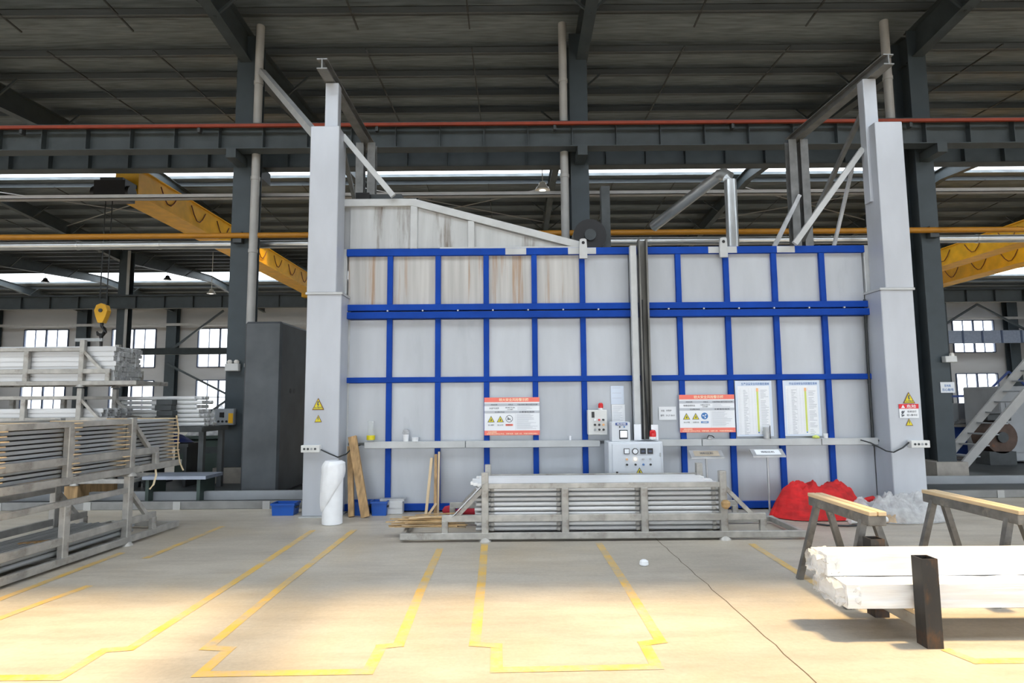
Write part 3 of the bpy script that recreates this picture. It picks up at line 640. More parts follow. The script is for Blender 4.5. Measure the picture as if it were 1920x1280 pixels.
sheet('printed_sheet','white printed sheet below the pale blue sleeve, above the screen box',1.735,1.40,.215,.295,M_paper,9.985,12,6)
nb = sheet('name_notice','white two-line equipment notice between the bare rail and risk board',2.54,1.44,.285,.215,M_paper,9.985)
MB().text('设备：时效炉',-.02,-.0045,.15,.034,.17).text('编号：SX-JT-SB-01',.0,-.0045,.07,.034,.23).build('lettering', M_ink, nb)
# control cabinets
wb = thing('control_box', 'pale grey wall control box with push buttons and red beacon', 'control box', (1.365,9.95,1.215))
MB().bbox(-.155,.155,-.16,-.02,0,.40,.01).build('case', M_box, wb)
MB().box(-.095,-.05,-.168,-.158,.275,.37).build('meter', M_black, wb)
bc = {0:M_paper,1:M_redlamp,2:M_dark,3:M_black,4:M_black,5:M_orange,6:M_mgrey,7:M_black,8:M_black}
for i in range(9): MB().cyl((-.045+(i%3)*.068,-.185,.24-(i//3)*.078),(-.045+(i%3)*.068,-.158,.24-(i//3)*.078),.018,12).build('push_button', bc[i], wb, True)
def beacon(label, x, y, z, s=1):
    t = thing('beacon_lamp', label, 'beacon', (x,y,z)); MB().lathe([(.05*s,0),(.05*s,.02*s),(.045*s,.03*s)],n=16).build('base', M_box, t, True)
    MB().lathe([(.043*s,.03*s),(.045*s,.06*s),(.042*s,.10*s),(.03*s,.12*s),(.01*s,.125*s)],n=16).build('lens', M_redlamp, t, True)
beacon('red beacon lamp on top of the wall control box', 1.43, 9.86, 1.615, .9)
cb = thing('control_cabinet', 'pale blue-grey electrical control cabinet with gauges behind the tube rack', 'cabinet', (1.90,9.42,0))
MB().bbox(-.43,.41,.0,.42,.04,1.13,.01).build('case', M_cab, cb); MB().box(-.42,.40,.02,.40,0,.04).build('plinth', M_dark, cb)
dr = MB().bbox(-.375,.375,-.02,.0,.08,1.10,.006).build('door', M_cab, cb); MB().cyl((.36,-.03,.9),(.36,-.03,.96),.008,8).build('hinge', M_galv, dr)
MB().box(-.325,-.295,-.04,-.02,.62,.68).build('latch', M_black, dr)
for i, x in enumerate((-.155,-.025,.095,.205)):
    g = (MB().box(x-.042,x+.042,-.035,-.02,.945,1.03) if i != 1 else MB().cyl((x,-.036,.985),(x,-.02,.985),.048,18)).build('meter', M_black, cb)
    if i < 2: (MB().box(x-.033,x+.033,-.038,-.034,.955,1.02) if i == 0 else MB().cyl((x,-.039,.985),(x,-.035,.985),.036,18)).build('dial', M_paper, g)
    else: MB().box(x-.025,x+.025,-.038,-.034,.97,1.0).build('display', mat('dim_display',(.05,.07,.12),.3), g)
    MB().cyl((x,-.04,.865),(x,-.02,.865),.016,12).build('indicator_lamp', M_glow if i == 1 else (M_orange if i == 0 else M_galv), cb, True)
    MB().cyl((x,-.045,.785),(x,-.02,.785),.016,12).build('push_button', M_inkb if i == 2 else M_black, cb, True)
a = MB().prism([(.035,.745),(-.035,.625),(.105,.625)],-.0225,-.02).build('hazard_triangle', M_ink, cb); MB().prism([(.035,.727),(-.02,.631),(.09,.631)],-.025,-.022).build('yellow_face', M_wyel, a)
MB().prism([(.03,.70),(.05,.70),(.04,.67),(.055,.67),(.028,.635),(.035,.66),(.02,.66)],-.027,-.0245).build('bolt_symbol', M_ink, a)
hm = thing('screen_box', 'small grey box with lit touch screen standing on the control cabinet', 'control box', (1.675,9.5,1.13))
MB().bbox(-.145,.145,-.06,.16,0,.30,.008).build('case', M_cab, hm); MB().box(-.085,.10,-.068,-.058,.25,.29).build('name_plate', mat('deep_blue_plate',(.02,.06,.25),.4), hm)
MB().text('电控柜',.008,-.07,.27,.03,.14).build('plate_lettering', M_paper, hm)
s = MB().bbox(-.03,.10,-.072,-.058,.04,.18,.004).build('screen_bezel', M_black, hm); MB().box(-.015,.088,-.0745,-.071,.065,.165).build('screen', M_screen, s)
MB().cyl((-.02,-.072,.225),(-.02,-.058,.225),.012,10).build('key_switch', M_black, hm); MB().cyl((.05,-.072,.225),(.05,-.058,.225),.012,10).build('push_button', M_sblue, hm)
pp = MB().grid(lambda u,v: (-.16+.36*u, -.10+.2*v, .012+.012*sin(5*u+2*v)), 8, 4)
solo('paper_stack', pp, M_paper, 'loose white papers lying on the control cabinet by the beacon', 'papers', o=(0,0,0)).location = (2.06,9.52,1.135)
beacon('red beacon lamp standing on papers on the control cabinet', 2.19, 9.55, 1.16, 1.15)
x = solo('white_plate', MB().box(-.055,.055,-.004,.004,0,.24), M_paper, 'white card propped upright behind the beacon on the cabinet', 'card'); x.location = (2.25,9.68,1.135)
x = solo('white_plate', MB().box(-.055,.055,-.004,.004,0,.25), M_paper, 'white card standing on the cabinet between the two wall rails', 'card'); x.location = (1.975,9.66,1.135)
def lectern(label, x, y, txt, mt):
    t = thing('sign_stand', label, 'sign stand', (x,y,0)); MB().cyl((0,0,.02),(0,0,.88),.016,10).build('pole', M_galv, t, True); MB().lathe([(.14,0),(.14,.015),(.02,.03)],n=18).build('foot', M_galv, t, True)
    h = MB(); c, s_ = cos(rad(35)), sin(rad(35)); W, D = .25, .17
    h._add([(sx*W, d*c-.02, .93+d*s_+k) for sx in (-1,1) for d in (-D/2,D/2) for k in (0,.02)], [(0,1,3,2),(4,6,7,5),(0,4,5,1),(2,3,7,6),(1,5,7,3),(0,2,6,4)])
    h.build('tray', M_galv, t)
    p = MB(); W2, D2 = .19, .12
    p._add([(sx*W2, d*c-.02, .952+d*s_+.0025) for sx in (-1,1) for d in (-D2/2,D2/2)], [(0,2,3,1)]); p.build('card', mt, t)
    vs, fs, wd = TX[txt]; k = .052
    MB()._add([(a*k, b*k*c-.02-.0, .956+b*k*s_+.002) for a,b in vs], fs).build('lettering', M_ink, t)
lectern('sloping sign stand with faded brown card beside the cabinet', 2.93, 9.3, '待料区料', mat('faded_card',(.42,.36,.28),.6))
lectern('sloping sign stand with white lettered card nearer the red cloth', 3.92, 9.45, '待检区料', M_paper)

# ------------------------------------------------------------------ small items on the ledge
t = thing('glass_jar', 'clear glass jar with yellow label on the oven ledge', 'jar', (-2.3,9.9,1.13)); MB().lathe([(.05,0),(.065,.02),(.065,.12),(.05,.15),(.05,.28),(.055,.33)],n=18).build('glass', M_jar, t, True); MB().lathe([(.067,.03),(.067,.10)],n=18).build('yellow_label', M_wyel, t, True)
t = thing('paper_cup', 'tall white cup with crumpled film on the ledge', 'cup', (-1.73,9.9,1.13)); MB().lathe([(.042,0),(.05,.11),(.052,.115),(.045,.11)],n=16).build('cup', M_paper, t, True); MB().lathe([(.03,.1),(.06,.13),(.05,.18),(.02,.20)],n=9).build('crumpled_film', M_film, t, True)
t = thing('paper_cup', 'short white tub on the ledge next to the taller cup', 'cup', (-1.58,9.9,1.13)); MB().lathe([(.05,0),(.055,.06),(.057,.065)],n=16).build('cup', M_paper, t, True)
solo('paper_cup', MB().lathe([(.018,0),(.022,.07),(.015,.07)],n=12), M_paper, 'tiny white cup alone on the ledge below the no-fire risk board', 'cup').location = (.93,9.9,1.13)
t = thing('steel_canister', 'dull metal canister in front of the list poster', 'canister', (4.1,9.87,1.13)); MB().lathe([(.045,0),(.047,.17),(.04,.185)],n=16).build('body', M_galv, t, True); MB().cyl((.06,0,.0),(.06,0,.21),.006,6).build('rod', M_black, t)
solo('yellow_rag', MB().lathe([(.05,0),(.06,.02),(.035,.04),(.01,.05)],n=9), M_lime, 'small yellow rag on the ledge beside the farther list poster', 'rag').location = (4.9,9.88,1.13)
solo('paper_cup', MB().lathe([(.03,0),(.034,.075),(.028,.075)],n=12), M_paper, 'small white cup at the ledge next to the yellow rag', 'cup').location = (5.06,9.88,1.13)
t = thing('tape_gun', 'small metal clamp on the ledge under the blue-disc risk board', 'clamp', (3.2,9.89,1.13)); MB().box(-.05,.0,-.03,.03,0,.025).build('body', M_galv, t); MB().tube([(-.05,0,.02),(-.03,0,.06),(.03,0,.05),(.06,0,.02)], .008, 6).build('handle', M_black, t)

# ================================================================== STORAGE RACKS
PX = (.05,1.07,2.08,3.09)
def make_rack(label, loc, rotz=0, pt=.86):
    t = thing('storage_rack', label, 'rack', loc, rotz, None); D = 1.05
    pe = MB().bbox(-.045,.045,0,.08,.03,pt,.006).mesh('post', M_rack); pmid = MB().bbox(-.045,.045,0,.07,.03,.66,.006).mesh('post', M_rack)
    ft = MB().lathe([(.085,0),(.075,.02),(.045,.05),(.04,.09)],n=14).mesh('foot', M_rack, True)
    rl = MB().bbox(.05,3.09,.01,.06,0,.065,.005).mesh('rail', M_rack); bt = MB().bbox(-1.03,4.12,-.005,.05,0,.08,.005).mesh('rail', M_rack); md = MB().bbox(-.5,3.62,.008,.062,0,.085,.005).mesh('rail', M_rack)
    sp = MB().bbox(-.04,.04,0,.06,.10,.26,.004).mesh('arm_post', M_rack)
    br = MB().bar((-.0,.035,.68),(-.36,.035,.31),.05,.05).mesh('brace', M_rack); br2 = MB().bar((0,.035,.68),(.36,.035,.31),.05,.05).mesh('brace', M_rack)
    for y in (0, D-.08):
        for i, x in enumerate(PX):
            put('post', pe if i in (0,3) else pmid, t, (x,y,0))
            if i in (0,3): put('foot', ft, t, (x,y+.04,0))
        put('top_rail', rl, t, (0,y,.655)); put('bottom_rail', bt, t, (0,y,.03)); put('middle_rail', md, t, (0,y,.245))
        put('arm_post', sp, t, (-.46,y,0)); put('arm_post', sp, t, (3.58,y,0))
        put('brace', br, t, (PX[0],y,0)); put('brace', br2, t, (PX[3],y,0))
    cr = MB().bbox(-.03,.03,.05,D-.05,0,.07,.005).mesh('cross_bar', M_rack)
    for x in (-1.0,PX[0],PX[1],PX[2],PX[3],4.09): put('cross_bar', cr, t, (x,0,.035))
    return t
RL = (-.41,7.85,0)
make_rack('low galvanised rack full of silver tubes before the oven', RL)
ORD = ['lowest','second from below','third from below','fourth from below','fifth from below','sixth from below','seventh from below','eighth from below','ninth from below','tenth from below','eleventh from below','twelfth from below']
def tubes(me, name, label, cat, group, spots, base, rotz, jit=.0, front=None):
    c, s = cos(rotz), sin(rotz); out = []; ymin = min(q[1] for q in spots); zl = sorted({round(q[2],4) for q in spots})
    back = label
    for (x,y,z) in spots:
        label = back
        if front and abs(y-ymin) < 1e-4: label = front + ', ' + ('topmost' if round(z,4) == zl[-1] else ORD[zl.index(round(z,4))])
        x += random.uniform(-jit, jit)
        o = put(name, me, None, (base[0]+c*x-s*y, base[1]+s*x+c*y, base[2]+z), (0,0,rotz)); tag(o, label, cat, group); out.append(o)
    return out
# hollow round tube
def hollow(r, L, n=12, m=M_alu, name='tube'):
    mb = MB(); ri = r*.82
    R0 = [(0,r*cos(2*pi*k/n),r*sin(2*pi*k/n)) for k in range(n)]; R1 = [(L,a,b) for _,a,b in R0]
    I0 = [(0,a*.82,b*.82) for _,a,b in R0]; I1 = [(L,a*.82,b*.82) for _,a,b in R0]
    q = lambda a,b: [(a*n+k, a*n+(k+1)%n, b*n+(k+1)%n, b*n+k) for k in range(n)]
    mb._add(R0+R1+I0+I1, q(0,1)+q(1,3)+q(3,2)+q(2,0)); me = mb.mesh(name, m, True); return me
random.seed(11)
tm = hollow(.0268, 3.22)
zs = [.142+.0615*i for i in range(9)]
sp = [(-.07, .105+.06*k+.0, z) for z in zs for k in range(14)]
tubes(tm, 'aluminium_tube', 'silver round aluminium tube lying behind the front tubes of the low rack', 'tube', 'silver tubes in the low rack', sp, RL, 0, .02, 'silver round tube on the low rack front face')
pmh = MB().bbox(0,3.1,-.044,.044,0,.04,.004).mesh('white_profile', M_white_alu)
sp = [(-.06-.05*(i%3)*.6, .12+.093*i, .672) for i in range(9)]
for i, o in enumerate(tubes(pmh, 'white_profile', '', 'profile', 'white profiles on the tube rack', sp, RL, 0, .05)):
    o['label'] = 'white profile on top of the silver tubes, ' + ('nearest the front rail' if i == 0 else 'nearest the oven' if i == 8 else ORD[i].replace('from below','from the front rail'))
spm = MB().box(-.02,.02,.07,.97,-.004,.004).mesh('spacer_strip', mat('grey_spacer',(.33,.31,.28),.8))
nb_ = MB().bbox(-.025,.025,.055,.082,-.022,.022,.008).mesh('foam_plug', mat('grey_foam_plug',(.42,.41,.39),.8,var=.3))
for x in (.14,.99,2.0,2.98):
    for z in zs: 
        o = put('spacer_block', nb_, None, (RL[0]+x,RL[1],z)); tag(o, 'grey foam block at the %s post of the tube rack, %s' % ({.14:'wood strip end',.99:'second',2.0:'third',2.98:'rag knot end'}[x], 'topmost' if z == zs[-1] else ORD[zs.index(z)]), 'spacer', 'foam blocks in the tube rack')
wr = MB()
def wrapfn(u,v):
    a = 2*pi*u; t = v; r = .05+.018*mn.noise(Vector((6*cos(a),6*sin(a),t*9)))
    px, pz = -.39-.36*t, .70-.37*t
    return (px+r*cos(a)*.75, 7.86+r*sin(a)*1.1, pz+r*cos(a)*.6+.01)
wr.grid(wrapfn, 16, 18)
solo('film_wrap', wr, M_wrap, 'crumpled white film wound on the slanting rack brace near the wood strips', 'film', smooth=True)
solo('rag_knot', MB().lathe([(.02,-.05),(.055,-.02),(.06,.03),(.03,.06)],n=8), mat('brown_rag',(.40,.26,.12),.9,var=.4), 'brown rag knotted on the rack post by the tube ends', 'rag').location = (2.69,7.82,.44)
# rack stacks beside the camera side
RZ = rad(86.5); LB = (-5.03,4.73,0)
make_rack('empty lowest galvanised rack running beside the yellow floor lines', LB, RZ)
LB2 = (-5.03,4.73,.86)
make_rack('galvanised rack of dull profiles with wooden spacers, on the lowest rack', LB2, RZ, .735)
dm = MB().bbox(0,3.15,-.045,.045,0,.032,.003).mesh('dull_profile', M_dull)
fl = MB().bbox(0,4.15,-.045,.045,0,.036,.004).mesh('dull_profile', M_dull)
zz = [.112+.0495*i for i in range(12)]
sp = [(-.10,.130+.094*k,z) for z in zz for k in range(9)]
tubes(fl, 'dull_profile', 'dull grey flat profile lying behind the outer profiles of the spacer rack', 'profile', 'dull profiles with wooden spacers', sp, LB2, RZ, .03, 'dull flat profile on the outer face of the spacer rack')
ws = MB().bbox(-.05,.05,.0,1.0,0,.0128,.003).mesh('wood_spacer', M_wood)
sp = [(x,random.uniform(-.03,.03),z+.0363) for z in zz for x in (.35,1.22,2.15,2.95,3.98)]
for i, o in enumerate(tubes(ws, 'wood_spacer', '', 'spacer', 'wooden spacers in the second rack', sp, LB2, RZ, .01)):
    o['label'] = 'wooden spacer between dull profiles, %s column from the far end, %s' % (('fifth','fourth','third','second','first')[i % 5], 'topmost' if i//5 == 11 else ORD[i//5])
rp = MB()
rp.tube([(.0,.0,.62),(.03,.02,.40),(.02,.03,.15),(.06,.03,-.05),(.12,.02,-.16)], .011, 6)
o = rp.build('strap', mat('pale_rope',(.52,.42,.28),.9)); tag(o, 'pale strap hanging loose at the end of the dull profiles', 'strap'); o.location = (-4.83,8.75,.98)
o = MB().tube([(0,0,0),(.01,.02,-.15),(-.02,.02,-.28),(-.06,0,-.34)], .014, 6).build('strap', M_cream); tag(o, 'short curled strap end below the dull profiles', 'strap'); o.location = (-4.9,8.4,.95)
dt = hollow(.03, 3.3, 10, M_dull, 'dark_tube')
sp = [(.0,.12+.068*k,.15+.062*i) for i in range(2) for k in range(12)]
tubes(dt, 'dark_tube', 'dark tube lying in the bottom of the lowest rack', 'tube', 'dark tubes in the lowest rack', sp, LB, RZ, .06)
solo('timber_offcut', MB().bar((0,0,0),(.5,.15,.02),.06,.05), M_wood2, 'brown timber offcut lying inside the lowest rack', 'timber').location = (-5.5,6.9,.22)
# stack behind: three racks parallel to the oven
TB = (-10.95,11.0,0)
for z, lb in ((.32,'rear galvanised rack hidden low behind the dull profile rack'),(1.20,'middle galvanised rack of pale profiles behind the dull profile rack'),(2.08,'topmost galvanised rack holding the bright aluminium bundle')):
    make_rack(lb, (TB[0],TB[1],z), 0)
for x in (-10.9,-7.9):
    solo('timber_bearer', MB().box(-.12,.12,0,1.1,0,.31), M_wood2, 'timber bearer under the rear racks, %s' % ('farther from the oven' if x < -9 else 'nearer the oven'), 'timber').location = (x,11.0,0)
def boxtube(L, w, h, t, m, name, web=True):
    mb = MB(); mb.box(0,L,-w/2,w/2,0,t).box(0,L,-w/2,w/2,h-t,h).box(0,L,-w/2,-w/2+t,t,h-t).box(0,L,w/2-t,w/2,t,h-t)
    mb.box(0.02,L-.02,-w*.32,w*.32,h,h+.0205)
    if web: mb.box(0,L,-t/2,t/2,t,h-t).box(0,L,-w/2+t,w/2-t,h/2-t/2,h/2+t/2)
    return mb.mesh(name, m)
bm_ = boxtube(5.2, .098, .070, .009, M_alu, 'box_profile')
sp = [(-1.55,.137+.102*k,.115+.0905*i) for i in range(7) for k in range(8)]
tubes(bm_, 'box_profile', 'bright hollow aluminium profile behind the front ones in the topmost rack', 'profile', 'bright profiles in the topmost rack', sp, (TB[0],TB[1],2.08), 0, .03, 'bright hollow profile on the front face of topmost rack')
bm2 = boxtube(4.4, .098, .0545, .008, M_alu, 'box_profile', False)
sp = [(-.9,.137+.102*k,.115+.075*i) for i in range(5) for k in range(8)]
tubes(bm2, 'box_profile', 'pale hollow profile behind the front ones of the middle rear rack', 'profile', 'pale profiles in the middle rear rack', sp, (TB[0],TB[1],1.20), 0, .05, 'pale hollow profile on the front face of middle rear rack')
# wrapped bars beyond
bench = thing('steel_bench', 'dark steel bench under the white wrapped bars', 'bench', (-7.1,12.6,0)); MB().box(-1.0,.95,-.53,.6,1.2,1.3).build('top', M_dark, bench)
for x in (-.9,.85):
    for y in (-.3,.5): MB().box(x-.05,x+.05,y-.05,y+.05,0,1.2).build('leg', M_dark, bench)
wm = MB().cyl((0,0,0),(1.65,0,0),.042,10).mesh('wrapped_bar', M_wrap, True)
sp = [(-.92+(.0 if i > 2 else .1),-.25+.1*k,1.345+.088*i) for i in range(7) for k in range(5)]
tubes(wm, 'wrapped_bar', 'white film wrapped bar behind the front ones on the bench', 'bar', 'white wrapped bars on the bench', sp, (-7.1,12.6,0), 0, .08, 'white wrapped bar at the front of the bench stack')
for k in range(5):
    o = solo('dark_slab', MB().bbox(-.16-.01*(k%2),.16,-.09,.09,0,.105,.006), M_dark, 'dark slab in front of the white wrapped bars, %s' % ('topmost' if k == 4 else ORD[k]), 'slab', 'dark slabs on the bench'); o.location = (-6.94+.015*(k%3),12.17,1.3+.11*k)
mc = thing('machine_cabinet', 'dark green machine cabinet behind the loose strap', 'machine', (-7.35,14.7,0)); MB().bbox(-.55,.55,-.4,.4,.05,.92,.02).build('body', M_dgreen, mc); MB().bbox(-.6,.60,-.45,.45,.92,1.0,.02).build('worktop', M_dgreen, mc); MB().box(-.5,.5,-.41,-.4,.6,.75).build('vent_panel', M_dark, mc)
solo('orange_guard', MB().bbox(-.08,.08,-.1,.1,0,.34,.02), M_yel, 'small orange guard beside the dark green machine cabinet', 'guard').location = (-8.05,13.9,.55)
solo('guard_stand', MB().bbox(-.1,.1,-.12,.12,0,.55,.01).box(-.25,.25,-.2,.2,0,.05), M_dark, 'dark pedestal carrying the small orange guard', 'stand').location = (-8.05,13.9,0)
def heap(name, label, cat, m, cx, cy, rx, ry, h, seed, lobes, fold=.12, nu=46, nv=22, z0=0.0):
    mb = MB()
    def fn(u, v):
        x, y = (u*2-1), (v*2-1)
        # map square to disc
        dx, dy = x*sqrt(1-y*y/2), y*sqrt(1-x*x/2); rr = sqrt(dx*dx+dy*dy)
        z = 0
        for (lx,ly,lr,lh) in lobes: 
            d2 = ((dx-lx)**2+(dy-ly)**2)/(lr*lr); z = max(z, lh*max(0, 1-d2)**.6)
        p = Vector((dx*rx*4+seed, dy*ry*4, seed*.7)); q = Vector((dx*rx*2.2+dy*3+seed, dy*ry*5-dx, seed))
        n1 = abs(mn.noise(p*1.3)); n2 = mn.noise(p*3.1); n3 = abs(mn.noise(q*1.7)); edge = max(0, 1-rr**4)
        z = h*(z*(1-fold*1.6*n1-fold*1.4*n3)+fold*.5*n2+fold*.35*abs(mn.noise(p*5.5)))*edge+.012
        wob = 1+.12*mn.noise(Vector((atan2(dy,dx)*1.6, seed, 0)))
        return (dx*rx*wob, dy*ry*wob, max(.004, z))
    mb.grid(fn, nu, nv)
    o = solo(name, mb, m, label, cat, smooth=True); o.location = (cx,cy,z0); return o
heap('wrapped_pallet', 'film covered mound of goods on the dark green machine cabinet', 'wrapped goods', M_film, -7.18,14.7,.62,.42,.62,4,[(0,0,1.1,1.0),(.2,0,.5,1.15)],.2, z0=1.0)
solo('goods_core', MB().bbox(-.42,.42,-.26,.26,0,.30,.05), mat('brown_goods',(.34,.30,.27),.8,var=.3), 'low brown carton under the film mound', 'carton').location = (-7.18,14.7,1.0)
heap('blue_tarp', 'crumpled blue tarp behind the dull profile ends', 'tarp', mat('blue_tarp_cloth',(.02,.04,.22),.6), -7.4,13.3,.45,.3,.18,6,[(0,0,1,1)],.2, z0=.92)
solo('tarp_table', MB().box(-.5,.5,-.3,.3,.84,.91).box(-.45,-.38,-.25,.25,0,.84).box(.38,.45,-.25,.25,0,.84), M_dark, 'dark low stand under the blue tarp', 'stand').location = (-7.4,13.3,0)
tb = thing('plate_trestle', 'low trestle with pale grey steel plate before the column', 'trestle', (-6.15,11.4,0)); MB().box(-.55,.6,-.3,.35,.40,.46).build('steel_plate', mat('plate_grey',(.34,.38,.46),.4,.3), tb)
for x in (-.48,.45): MB().box(x-.03,x+.03,-.25,.3,0,.40).build('leg', M_dgreen, tb)
db = thing('steel_cabinet', 'tall dark steel cabinet standing between the column and pillar', 'cabinet', (-4.82,11.65,0))
MB().bbox(-.36,.36,0,1.5,.03,3.34,.04).build('body', mat('blackened_steel',(.085,.095,.105),.5,.35,.25,1.6), db); MB().box(-.34,.34,.05,1.45,0,.03).build('plinth', M_dark, db)
for y in (.55,.75): MB().cyl((.355,y,2.0),(.365,y,2.0),.05,12).build('port', M_dark, db)
# control boxes on columns
def colbox(label, x, y, z0, z1, w=.34):
    t = thing('switch_box', label, 'switch box', (x,y,z0)); MB().bbox(-w/2,w/2,-.14,0,0,z1-z0,.01).build('case', M_box if z1-z0 < .3 else M_mgrey, t); return t
t = colbox('grey control box with display and buttons on the column by the dark cabinet', -6.42,13.69,1.28,1.64,.42)
MB().box(-.1,.0,-.15,-.14,.17,.28).build('display', M_black, t); MB().box(.1,.2,-.15,-.14,.04,.26).build('yellow_label', M_yel, t)
for k in range(3): MB().cyl((-.12+.09*k,-.155,.08),(-.12+.09*k,-.14,.08),.025,10).build('push_button', M_black, t)
t = colbox('slim white junction box higher up the same column', -6.30,13.69,2.48,2.65,.30)
for x in (-.07,.08): MB().lathe([(.05,0),(.06,.04),(.03,.08)],n=12).build('spot_lamp', M_lamp, t).location = (x,-.07,.175)
t = colbox('small white junction box on the column behind the danger notice pillar', 9.86,13.69,2.55,2.69,.26); MB().lathe([(.05,0),(.05,.05),(.02,.08)],n=12).build('spot_lamp', M_lamp, t).location = (.06,-.07,.14)
cl = solo('column_label', MB().box(-.16,.16,-.005,0,0,.24), M_paper, 'white paper label on the column by the stairs', 'notice'); cl.location = (9.82,13.69,1.87); MB().text('配电箱',0,-.007,.16,.06,.14).text('当心触电',0,-.007,.07,.07,.26).build('lettering', M_inkb, cl)

# ================================================================== FLOOR TRACKS
M_kerb = mat('kerb_steel', (.24,.24,.235), .5, .3, .2, 3)
def track(label, x0, x1, y0, y1, y2):
    t = thing('transfer_track', label, 'track', ((x0+x1)/2,y0,0)); L = (x1-x0)/2
    MB().bbox(-L,L,0,.08,0,.13,.008).build('kerb_beam', M_kerb, t); MB().box(x0,x1,y0+.25,y2,.001,.004).build('dark_floor_sheet', M_dark, floor); MB().bbox(-L,L,.12,.22,0,.10,.006).build('rail', M_mgrey, t)  # the thin dark sheet is added over the floor to darken it behind the kerb
    MB().bbox(-L,L,y1-y0,y1-y0+.1,0,.16,.006).build('rail', M_mgrey, t)
    x = -L+.3
    while x < L: MB().box(x,x+.12,-.012,.0,0,.13).build('divider', M_pipe, t); x += 1.5
track('low steel transfer track on the floor between racks and pillar', -12, -3.4, 10.35, 11.3, 15.2)
track('low steel transfer track on the floor beyond the sawhorses', 6.75, 15.5, 10.9, 12.6, 17.5)

# ------------------------------------------------------------------ machines beyond the notice pillar
st = thing('stairs', 'grey open metal stairs climbing in front of the pale machine', 'stairs', (11.0,15.0,0))
for y in (0,.75): MB().bar((0,y,.1),(2.5,y,2.75),.06,.2).build('stringer', M_pipe, st)
for k in range(9): MB().box(.2+k*.25,.45+k*.25,.02,.73,.3+k*.265,.33+k*.265).build('tread', M_mgrey, st)
ma = thing('machine_casing', 'pale grey machine casing behind the metal stairs', 'machine', (13.8,16.6,0)); MB().bbox(-.75,1.6,-.3,1.0,.05,2.05,.03).build('casing', M_mgrey, ma); MB().box(-.6,.4,-.32,-.3,.3,1.6).build('access_panel', M_mgrey, ma)
mo = thing('round_motor', 'rust brown round motor with orange marks below the stairs', 'motor', (12.75,15.95,0)); MB().cyl((0,0,.72),(0,.5,.72),.42,26).build('drum', mat('rust_drum',(.10,.065,.05),.6,.3,.3,4,(1,1,1),(.35,.10,.02),.25), mo, True); MB().box(-.35,.35,0,.5,0,.35).build('base', M_dark, mo); MB().bbox(-.3,.35,.05,.45,1.14,1.32,.02).build('terminal_box', M_dark, mo); MB().cyl((0,-.06,.72),(0,0,.72),.14,16).build('hub', M_dark, mo, True)
wbn = thing('work_bench', 'blue workbench with pale top beside the far column', 'workbench', (13.3,18.2,0)); MB().box(-.75,.75,-.4,.4,.9,.97).build('top', M_conc, wbn); MB().bbox(-.65,.4,-.3,.3,.05,.9,.02).build('base', M_mblue, wbn)
solo('steel_locker', MB().bbox(-.24,.24,-.2,.2,0,.62,.02), M_mgrey, 'grey steel box on the workbench, nearer the column', 'box').location = (12.95,18.2,.97)
solo('steel_locker', MB().bbox(-.24,.24,-.2,.2,0,.62,.02).box(.2,.25,-.22,-.2,.1,.5), mat('slate_box',(.16,.18,.22),.5), 'slate blue box on the workbench, nearer the stairs', 'box').location = (13.62,18.2,.97)
scr = MB(); random.seed(5)
for i in range(26): scr.bar((random.uniform(-.35,.35),random.uniform(-.15,.1),.02+random.random()*.12),(random.uniform(-.35,.35),random.uniform(-.15,.1),.02+random.random()*.14),.025,.025)
x = solo('metal_scrap', scr, M_galv, 'heap of metal offcuts on the blue workbench front', 'scrap'); x.location = (13.4,17.95,.98); x['kind'] = 'stuff'
bf = thing('blue_gantry', 'blue steel frame machine seen against the far lower window', 'machine', (24.6,30,0))
for x in (-.9,.9): MB().box(x-.1,x+.1,-.1,.1,0,2.1).build('leg', M_mblue, bf)
MB().box(-1.1,1.1,-.12,.12,2.0,2.25).build('beam', M_mblue, bf); MB().bar((-.9,0,2.2),(0,0,3.0),.08,.08).bar((.9,0,2.2),(0,0,3.0),.08,.08).build('top_brace', M_mblue, bf); MB().box(-5,1.5,-.05,.05,1.75,1.85).build('guard_rail', M_mblue, bf)

# ================================================================== THINGS ON THE FLOOR BY THE OVEN
fr = thing('foam_roll', 'tall roll of white foam sheet standing against the pillar', 'foam roll', (-2.65,9.05,0))
MB().lathe([(.135,0),(.147,.01),(.147,.86),(.13,.885),(.06,.885),(.055,.82)],n=30).build('roll', M_foam, fr, True)
def sleeve(u,v):
    a = 2*pi*u*1.04; lo = .42+.24*cos(a-.25); z = lo+(.915-lo)*v; r = .163+.016*sin(pi*min(1,v*1.3))+.012*mn.noise(Vector((3*cos(a),3*sin(a),z*5)))-(.05*(v-.9)*10 if v > .9 else 0)-(.012 if v < .04 else 0)
    return (r*cos(a), r*sin(a), z)
MB().grid(sleeve, 48, 16).build('loose_layer', M_foam, fr, True)
def leaning(name, label, m, foot, top, w, h, cat='timber'):
    o = MB().bar((0,0,0), tuple(b-a for a,b in zip(foot,top)), w, h, (0,1,0)).build(name, m); tag(o, label, cat); o.location = foot; return o
leaning('timber_plank','narrow weathered plank leaning on the oven wall next to the foam roll',M_wood2,(-2.50,9.55,.01),(-2.62,9.86,1.06),.085,.06)
leaning('timber_plank','broad stained brown plank leaning beside the narrow weathered one',M_wood2,(-2.27,9.50,.01),(-2.57,9.79,1.22),.13,.05)
leaning('timber_batten','pale thin batten leaning farthest out from the blue post',M_wood,(-1.33,9.38,.01),(-1.31,9.88,.86),.04,.035)
leaning('timber_batten','brown batten leaning against the blue post, tallest of its group',M_wood2,(-1.21,9.58,.01),(-1.24,9.88,.92),.045,.04)
leaning('timber_batten','pale batten leaning next to the tall brown batten',M_wood,(-1.17,9.6,.01),(-1.19,9.88,.96),.03,.03)
leaning('timber_batten','short pale batten lying tilted at the foot of the battens',M_wood,(-1.32,9.36,.02),(-1.20,9.6,.19),.035,.03)
